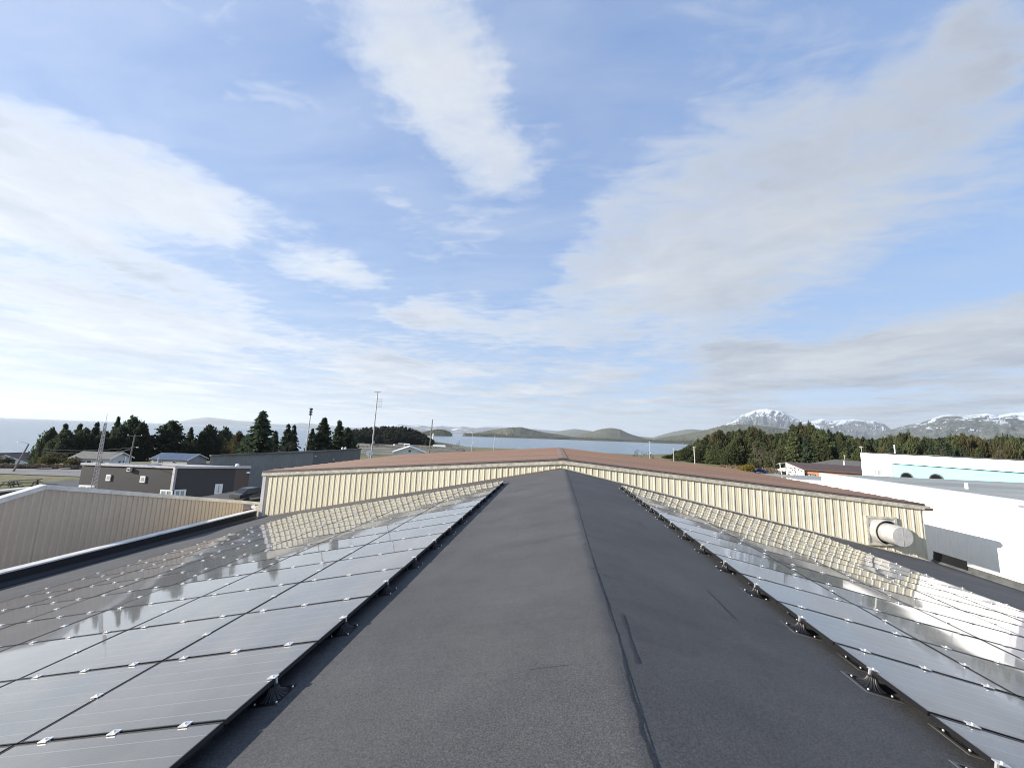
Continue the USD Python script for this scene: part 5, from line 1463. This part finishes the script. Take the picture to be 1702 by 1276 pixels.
FREE = {}
PROTO = {'spruce': conifer('spruce_tree', 'spruce_needles', 12, 3.5, 1, 36, 10, .72, .80, .30, ragged=.45),
         'spruce2': conifer('spruce_tree', 'spruce_needles', 12, 3.2, 2, 32, 9, .75, .95, .42, ragged=.55),
         'cedar': broad_conifer('broad_evergreen', 'cedar_needles', 10, 4.6, 3, n=9000, clump=.62),
         'cedar2': broad_conifer('broad_evergreen', 'cedar_needles', 10, 4.0, 4, n=7600, clump=.66),
         'bushy': conifer('bushy_spruce', 'spruce_needles', 10, 4.8, 5, 30, 11, .80, .50, .12, skirt=.03, ragged=.45, lift=.42),
         'olive': broad_conifer('olive_evergreen', 'olive_leaves', 9, 4.2, 6, n=6500, clump=.55),
         'w1': conifer('wood_spruce', 'wood_needles', 14, 4.0, 11, 30, 9, .95, .75, .32),
         'w2': conifer('wood_spruce', 'wood_needles', 14, 4.6, 12, 28, 10, 1.0, .62, .28, ragged=.4),
         'w3': conifer('wood_spruce', 'spruce_needles', 14, 3.8, 13, 30, 9, .95, .80, .36, ragged=.4),
         'w4': broad_conifer('wood_evergreen', 'wood_needles', 12, 5.0, 14, n=4200, clump=.95),
         'w5': broad_conifer('wood_evergreen', 'olive_leaves', 11, 5.0, 15, n=4000, clump=.9),
         'bare1': bare_tree('bare_tree', 9, 4, 21), 'bare2': bare_tree('bare_tree', 9, 4, 22),
         'far1': conifer('island_spruce', 'far_needles', 16, 3.6, 31, 16, 7, 1.9, .75, .30, trunk=.016), 'far2': conifer('island_spruce', 'far_needles', 16, 4.2, 32, 14, 7, 2.1, .6, .25, ragged=.45, trunk=.016)}
PH_ = {'spruce': 12, 'spruce2': 12, 'cedar': 10, 'cedar2': 10, 'bushy': 10, 'olive': 9, 'w1': 14, 'w2': 14, 'w3': 14, 'w4': 12, 'w5': 11, 'bare1': 8.2, 'bare2': 8.2, 'far1': 16, 'far2': 16}
PR_ = {'spruce': 3.5, 'spruce2': 3.2, 'cedar': 5.2, 'cedar2': 4.6, 'bushy': 4.8, 'olive': 4.8, 'w1': 4.0, 'w2': 4.6, 'w3': 3.8, 'w4': 5.6, 'w5': 5.6, 'bare1': 3.6, 'bare2': 3.6, 'far1': 3.6, 'far2': 4.2}


def plant(kind, p, h, w, rotz, label, cat, group=None):
    """h height, w radius in metres."""
    pr = PROTO[kind]; sc = (w / PR_[kind], w / PR_[kind], h / PH_[kind])
    if kind not in FREE:
        FREE[kind] = 1
        place(pr, p, (0, 0, rotz), sc)
        return tag(pr, label, cat, group)
    return copy_of(pr, label, cat, p, (0, 0, rotz), group, sc)


def plant_px(kind, px_, py_top, r, wpx, label, cat='tree', group=None, rot=None):
    p = place_r(px_, r); h = top_h(px_, py_top, p)
    a0, a1 = sight(px_ - wpx / 2, 715), sight(px_ + wpx / 2, 715)
    ang = abs(math.atan2(a1[0], a1[1]) - math.atan2(a0[0], a0[1]))
    return plant(kind, p, h, math.tan(ang / 2) * r, rot if rot is not None else (px_ * 37) % 360, label, cat, group)


TREES = [('cedar', 86, 712, 150, 44, 'broad dark evergreen at the left end of the seaside clump'), ('spruce2', 107, 703.5, 156, 42, 'pointed spruce in the seaside clump, just left of its middle'), ('cedar', 112, 716, 146, 56, 'wide low evergreen in the front of the seaside clump'),
         ('spruce2', 131, 703.5, 158, 40, 'pointed spruce in the middle of the seaside clump'), ('cedar2', 142, 712, 148, 50, 'dense evergreen in front of the pointed spruces of the seaside clump'), ('spruce2', 159, 701, 156, 38, 'spruce at the right end of the seaside clump'),
         ('cedar2', 174, 716, 150, 44, 'low evergreen left of the lattice mast'), ('spruce', 193, 692, 158, 30, 'tall spire of a spruce just behind the lattice mast'), ('cedar', 218, 693.5, 150, 62, 'tall dense dark evergreen behind the cross arm pole'), ('cedar2', 234, 703, 146, 44, 'evergreen on the right flank of the tall dense one behind the pole'), ('cedar2', 200, 708, 148, 48, 'evergreen on the left flank of the tall dense one behind the mast'),
         ('bushy', 284, 699.5, 150, 62, 'wide bushy spruce above the blue roofed house'), ('spruce', 317, 710, 156, 30, 'narrow spruce right of the wide bushy spruce'), ('cedar2', 348, 707, 150, 50, 'round dark evergreen right of the blue roofed house'), ('cedar', 375, 711, 156, 44, 'dark evergreen left of the olive coloured tree'),
         ('olive', 398, 718, 138, 44, 'olive brown evergreen left of the big spruce'), ('spruce', 433, 683, 128, 66, 'big pointed spruce, tallest beside the long grey building'), ('spruce2', 478, 704.5, 150, 32, 'left one of two small spruces behind the bare bush'), ('spruce2', 488, 706, 154, 30, 'right one of two small spruces behind the bare bush'),
         ('bare1', 481, 724, 112, 52, 'bare brown twiggy tree over the long grey building'), ('spruce', 537, 694, 126, 48, 'pointed spruce just right of the siren pole'), ('spruce2', 563, 698, 130, 40, 'pointed spruce second to the right of the siren pole'), ('cedar2', 577, 711, 150, 34, 'low evergreen between the pointed spruces and the dark wood'),
         ('cedar', 415, 722, 134, 40, 'low olive evergreen at the left foot of the big spruce'), ('spruce2', 458, 716, 140, 34, 'small spruce at the right foot of the big spruce'), ('spruce', 519, 712, 136, 26, 'slender spruce directly behind the siren pole'),
         ('bare1', 763.5, 729.5, 300, 11, 'small round bare tree at the edge of the bay'), ('bare2', 1063, 738.5, 165, 26, 'bare round tree over the roof, right of the apex'), ('bare2', 1077, 743, 170, 20, 'smaller bare tree right of the round bare tree')]
for k, px_, py_, r, w, lab in TREES:
    plant_px(k, px_, py_, r + (32 if px_ < 400 else 0), w * (1.25 if px_ < 245 else 1.1 if px_ < 600 else 1), lab)
BUSH = {'y': bush('yellow_bush', 'yellow_leaves', 2.2, 2.2, 51), 'o': bush('olive_bush', 'olive_leaves', 2.0, 2.6, 52)}
for key, px_, py_b, r_, lab in (('y', 1240, 786, None, 'bright yellow bush beside the blue pickup'), ('o', 1253, 783, None, 'tall green brown bush between the yellow bush and the pickup')):
    q = gpt(px_, py_b); b = BUSH[key]; place(b, q, None, (1.35, 1.35, 1.7 if key == 'y' else 2.2)); tag(b, lab, 'bush')
for i, (px_, py_b, s, lab) in enumerate([(1305, 793, .9, 'low olive shrub at the foot of the stone gable'), (3, 772, .9, 'dark shrub at the left edge of the photo by the brown house'), (122, 776, 1.0, 'shrub by the corner of the white bungalow'), (84, 774, 1.3, 'brownish shrub at the foot of the seaside clump')]):
    q = gpt(px_, py_b); copy_of(BUSH['o'], lab, 'bush', q, (0, 0, 70 * i), None, (s, s, s))

# the wood on the right: individual trees in front, a mass behind
wr = np.random.default_rng(77)
WP = [(1118, 752), (1128, 745), (1140, 738), (1152, 733), (1165, 727), (1180, 722), (1193, 711), (1205, 716), (1225, 712), (1240, 712), (1255, 707), (1268, 712), (1280, 722), (1300, 716), (1315, 707), (1330, 704.5), (1345, 704), (1360, 711), (1375, 712), (1390, 718), (1405, 719), (1420, 725), (1450, 728), (1480, 722), (1502, 718), (1530, 726), (1560, 726), (1580, 722), (1612, 722), (1640, 729), (1668, 722), (1690, 724), (1720, 726)]
SIDEW = ['leaning olive', 'dense', 'ragged', 'narrow', 'wide', 'bushy', 'pale', 'dark']
cnt = 0
px_ = 1116.0
while px_ < 1712:
    top = np.interp(px_, [a for a, _ in WP], [b for _, b in WP])
    for row in range(3):
        x_ = px_ + wr.uniform(-5, 5)
        rr_ = np.interp(px_, [1116, 1190, 1230, 1300, 1420, 1712], [250, 215, 215, 205, 195, 190]) + row * 16 + wr.uniform(-5, 5)
        k = wr.choice(['w1', 'w2', 'w3', 'w4', 'w5'], p=[.28, .25, .14, .2, .13] if x_ < 1420 else [.2, .15, .15, .22, .28])
        if row == 2:
            yt = top + wr.uniform(-1.5, 4)
        elif row == 1:
            yt = top + wr.uniform(3, 14)
        else:
            yt = top + wr.uniform(12, 26)
        seg = ['at its end by the water', 'left of the yellow bush', 'above the blue pickup', 'behind the brown hip roof', 'behind the white corner of the turquoise building', 'above the left porthole wall', 'above the middle of the turquoise wall', 'above the right end of the turquoise wall'][int(np.searchsorted([1165, 1235, 1300, 1425, 1480, 1540, 1620], x_))]
        look_ = {'w1': 'pointed green spruce', 'w2': 'wide green spruce', 'w3': 'dark spruce', 'w4': 'rounded green evergreen', 'w5': 'olive brown evergreen'}[k]
        lab = f"{look_}, {['front', 'middle', 'skyline'][row]} row of wood, {seg}"
        _unused = 'evergreen of the front row of the wood at right' if row == 0 else 'evergreen in the middle rows of the wood at right' if row == 1 else 'tall evergreen on the skyline of the wood at right'
        plant_px(k, x_, yt, rr_, wr.uniform(24, 36) * 215 / rr_ * (1.0 if x_ < 1500 else 1.2), lab, group=f"{look_}s, {['front', 'middle', 'skyline'][row]} row of the wood {seg}", rot=wr.uniform(0, 360))
        cnt += 1
    px_ += wr.uniform(8.5, 11.5) * (1 if px_ < 1450 else 1.35)
for px_, top, r, w, lab in [(1253, 725, 196, 26, 'grey leafless tree in the front of the wood above the yellow bush'), (1268, 730, 194, 22, 'grey leafless tree in the wood above the blue pickup'), (1284, 733, 192, 22, 'leafless tree in front of the dark spruces left of the stone gable'), (1657, 716, 178, 26, 'pale leafless tree rising over the turquoise building at far right'), (1562, 730, 182, 24, 'pale leafless tree over the middle of the turquoise building'), (1594, 733, 182, 18, 'small pale leafless tree right of the middle of the turquoise building')]:
    plant_px('bare1' if int(px_) % 2 else 'bare2', px_, top, r, w, lab)


def scatter(name, protos, P, Q, Sc, which, label, cat, kind='stuff'):
    """A PointInstancer of trees that read as one mass."""
    pi = UsdGeom.PointInstancer.Define(stage, numbered('/World', name))
    rel = pi.CreatePrototypesRel()
    for i, k in enumerate(protos):
        dst = f'{pi.GetPath()}/prototype_{"ab"[i]}'
        x = UsdGeom.Xform.Define(stage, dst)
        for ch in ('trunk', 'crown'):
            src = PROTO[k].GetPath().AppendChild(ch)
            c = UsdGeom.Mesh.Define(stage, f'{dst}/{ch}'); c.GetPrim().GetReferences().AddInternalReference(src)
        rel.AddTarget(dst)
    pi.CreatePositionsAttr(Vt.Vec3fArray.FromNumpy(np.asarray(P, np.float32)))
    pi.CreateProtoIndicesAttr(Vt.IntArray.FromNumpy(np.asarray(which, np.int32)))
    pi.CreateOrientationsAttr(Vt.QuathArray([Gf.Quath(float(math.cos(a / 2)), 0, 0, float(math.sin(a / 2))) for a in Q]))
    pi.CreateScalesAttr(Vt.Vec3fArray.FromNumpy(np.asarray(Sc, np.float32)))
    return tag(pi.GetPrim(), label, cat, None, kind)


# back of the wood: a strip behind the individual trees
P, Q, Sc, wh = [], [], [], []
for i in range(420):
    x_ = wr.uniform(1125, 1850); r = np.interp(x_, [1116, 1200, 1300, 1420, 1712], [335, 285, 255, 245, 240]) + wr.uniform(0, 160)
    q = place_r(x_, r); top = np.interp(x_, [a for a, _ in WP], [b for _, b in WP]) + wr.uniform(2, 9)
    h = max(5, top_h(x_, top, q)); P.append(q); Q.append(wr.uniform(0, 6.28)); w = wr.uniform(.9, 1.4); Sc.append((w, w, h / 14)); wh.append(int(wr.random() < .5))
scatter('wood_behind', ['w2', 'w3'], P, Q, Sc, wh, 'mass of evergreens filling the back of the wood at right', 'woodland')

# the dark wooded knoll beyond the village
kr = np.random.default_rng(8)
KP = [(560, 722), (575, 716), (590, 713.5), (605, 710.5), (620, 709), (640, 707.5), (655, 708), (668, 708.5), (680, 711), (692, 714), (702, 718), (712, 726), (722, 735)]
ROWN = ['at the foot', 'on the slope', 'along the top']
kseg = lambda x: ['at its left end', 'just left of the tall mast', 'just right of the tall mast', 'above the cream gable house', 'left of the thick utility pole', 'at its right end by the water'][int(np.searchsorted([592, 624, 655, 685, 706], x))]
for row, n_ in ((0, 40), (1, 40), (2, 44)):
    for i in range(n_):
        x_ = 562 + (i + kr.uniform(0, 1)) / n_ * 158; r = 505 + row * 38 + kr.uniform(-10, 10)
        q = place_r(x_, r); top = np.interp(x_, [a for a, _ in KP], [b for _, b in KP]) + [kr.uniform(9, 15), kr.uniform(3, 9), kr.uniform(-.6, 2.2)][row]
        q[2] = min(q[2], HC + 0); h = max(6.0, top_h(x_, top, q))
        plant('far1' if kr.random() < .5 else 'far2', q, h, kr.uniform(4.0, 6.0), kr.uniform(0, 360), f"dark spruce {ROWN[row]} of wooded knoll, {kseg(x_)}", 'tree', f"spruces {ROWN[row]} of the wooded knoll {kseg(x_)}")
q = place_r(711, 470); plant('far1', q, max(6, top_h(711, 731, q)), 3.2, 10, 'lone dark spruce by the water right of the wooded knoll', 'tree')

# tall dry grass along the road at left, scrub around the village
gr = np.random.default_rng(9)
P, D, Sz = [], [], []
a_, b_, c_, d_ = g0(-6, 775.5), g0(128, 777), g0(-6, 779.3), g0(128, 781.2)
for i in range(5200):
    s, t_ = gr.uniform(0, 1), gr.uniform(0, 1); q = lerp(lerp(a_, b_, s), lerp(c_, d_, s), t_)
    P.append([q[0], q[1], float(ground(q[0], q[1]))]); D.append([gr.normal(0, .25), gr.normal(0, .25), 1]); Sz.append(gr.uniform(.3, .8))
v, f = blades(len(P), np.array(P), np.array(Sz), np.array(D), 9); v[2::4]
mb().add(v, f).build('dry_grass', 'straw', label='strip of tall dry brown grass along the far side of the road', cat='grass', kind='stuff')
P, D, Sz = [], [], []
for i in range(4200):
    x_ = gr.uniform(585, 775); r = gr.uniform(190, 400); q = place_r(x_, r)
    if float(meshkit.fbm(np.array([[q[0] * .05, q[1] * .05, 2.0]]), 3, 4)[0]) < .56: continue
    P.append(q); D.append([gr.normal(0, .6), gr.normal(0, .6), 1]); Sz.append(gr.uniform(.25, .8))
v, f = blades(len(P), np.array(P), np.array(Sz), np.array(D), 10)
mb().add(v, f).build('village_scrub', 'bare_twigs', label='grey brown scrub between the brown roof and the village', cat='scrub', kind='stuff')
P, D, Sz = [], [], []
for i in range(3200):
    x_ = gr.uniform(1196, 1330); r = gr.uniform(178, 212); q = place_r(x_, r); P.append(q); D.append([gr.normal(0, .5), gr.normal(0, .5), 1]); Sz.append(gr.uniform(.4, 1.1))
v, f = blades(len(P), np.array(P), np.array(Sz), np.array(D), 12)
mb().add(v, f).build('bank_scrub', 'straw', label='rusty brown grass on the bank below the wood', cat='grass', kind='stuff')

# ------------------------------------------------------------------ haze
look('haze_look', {'v': ('principled_volume', {'color': (0.86, 0.94, 1.0), 'density': 3.0e-5, 'anisotropy': 0.2})}, [], volume='v.volume')
HZ = 63000.0
mb().box((0, 0, (1560 - 60) / 2), (2 * HZ, 2 * HZ, 1560 + 60)).build('haze', 'haze_look', kind='stuff')
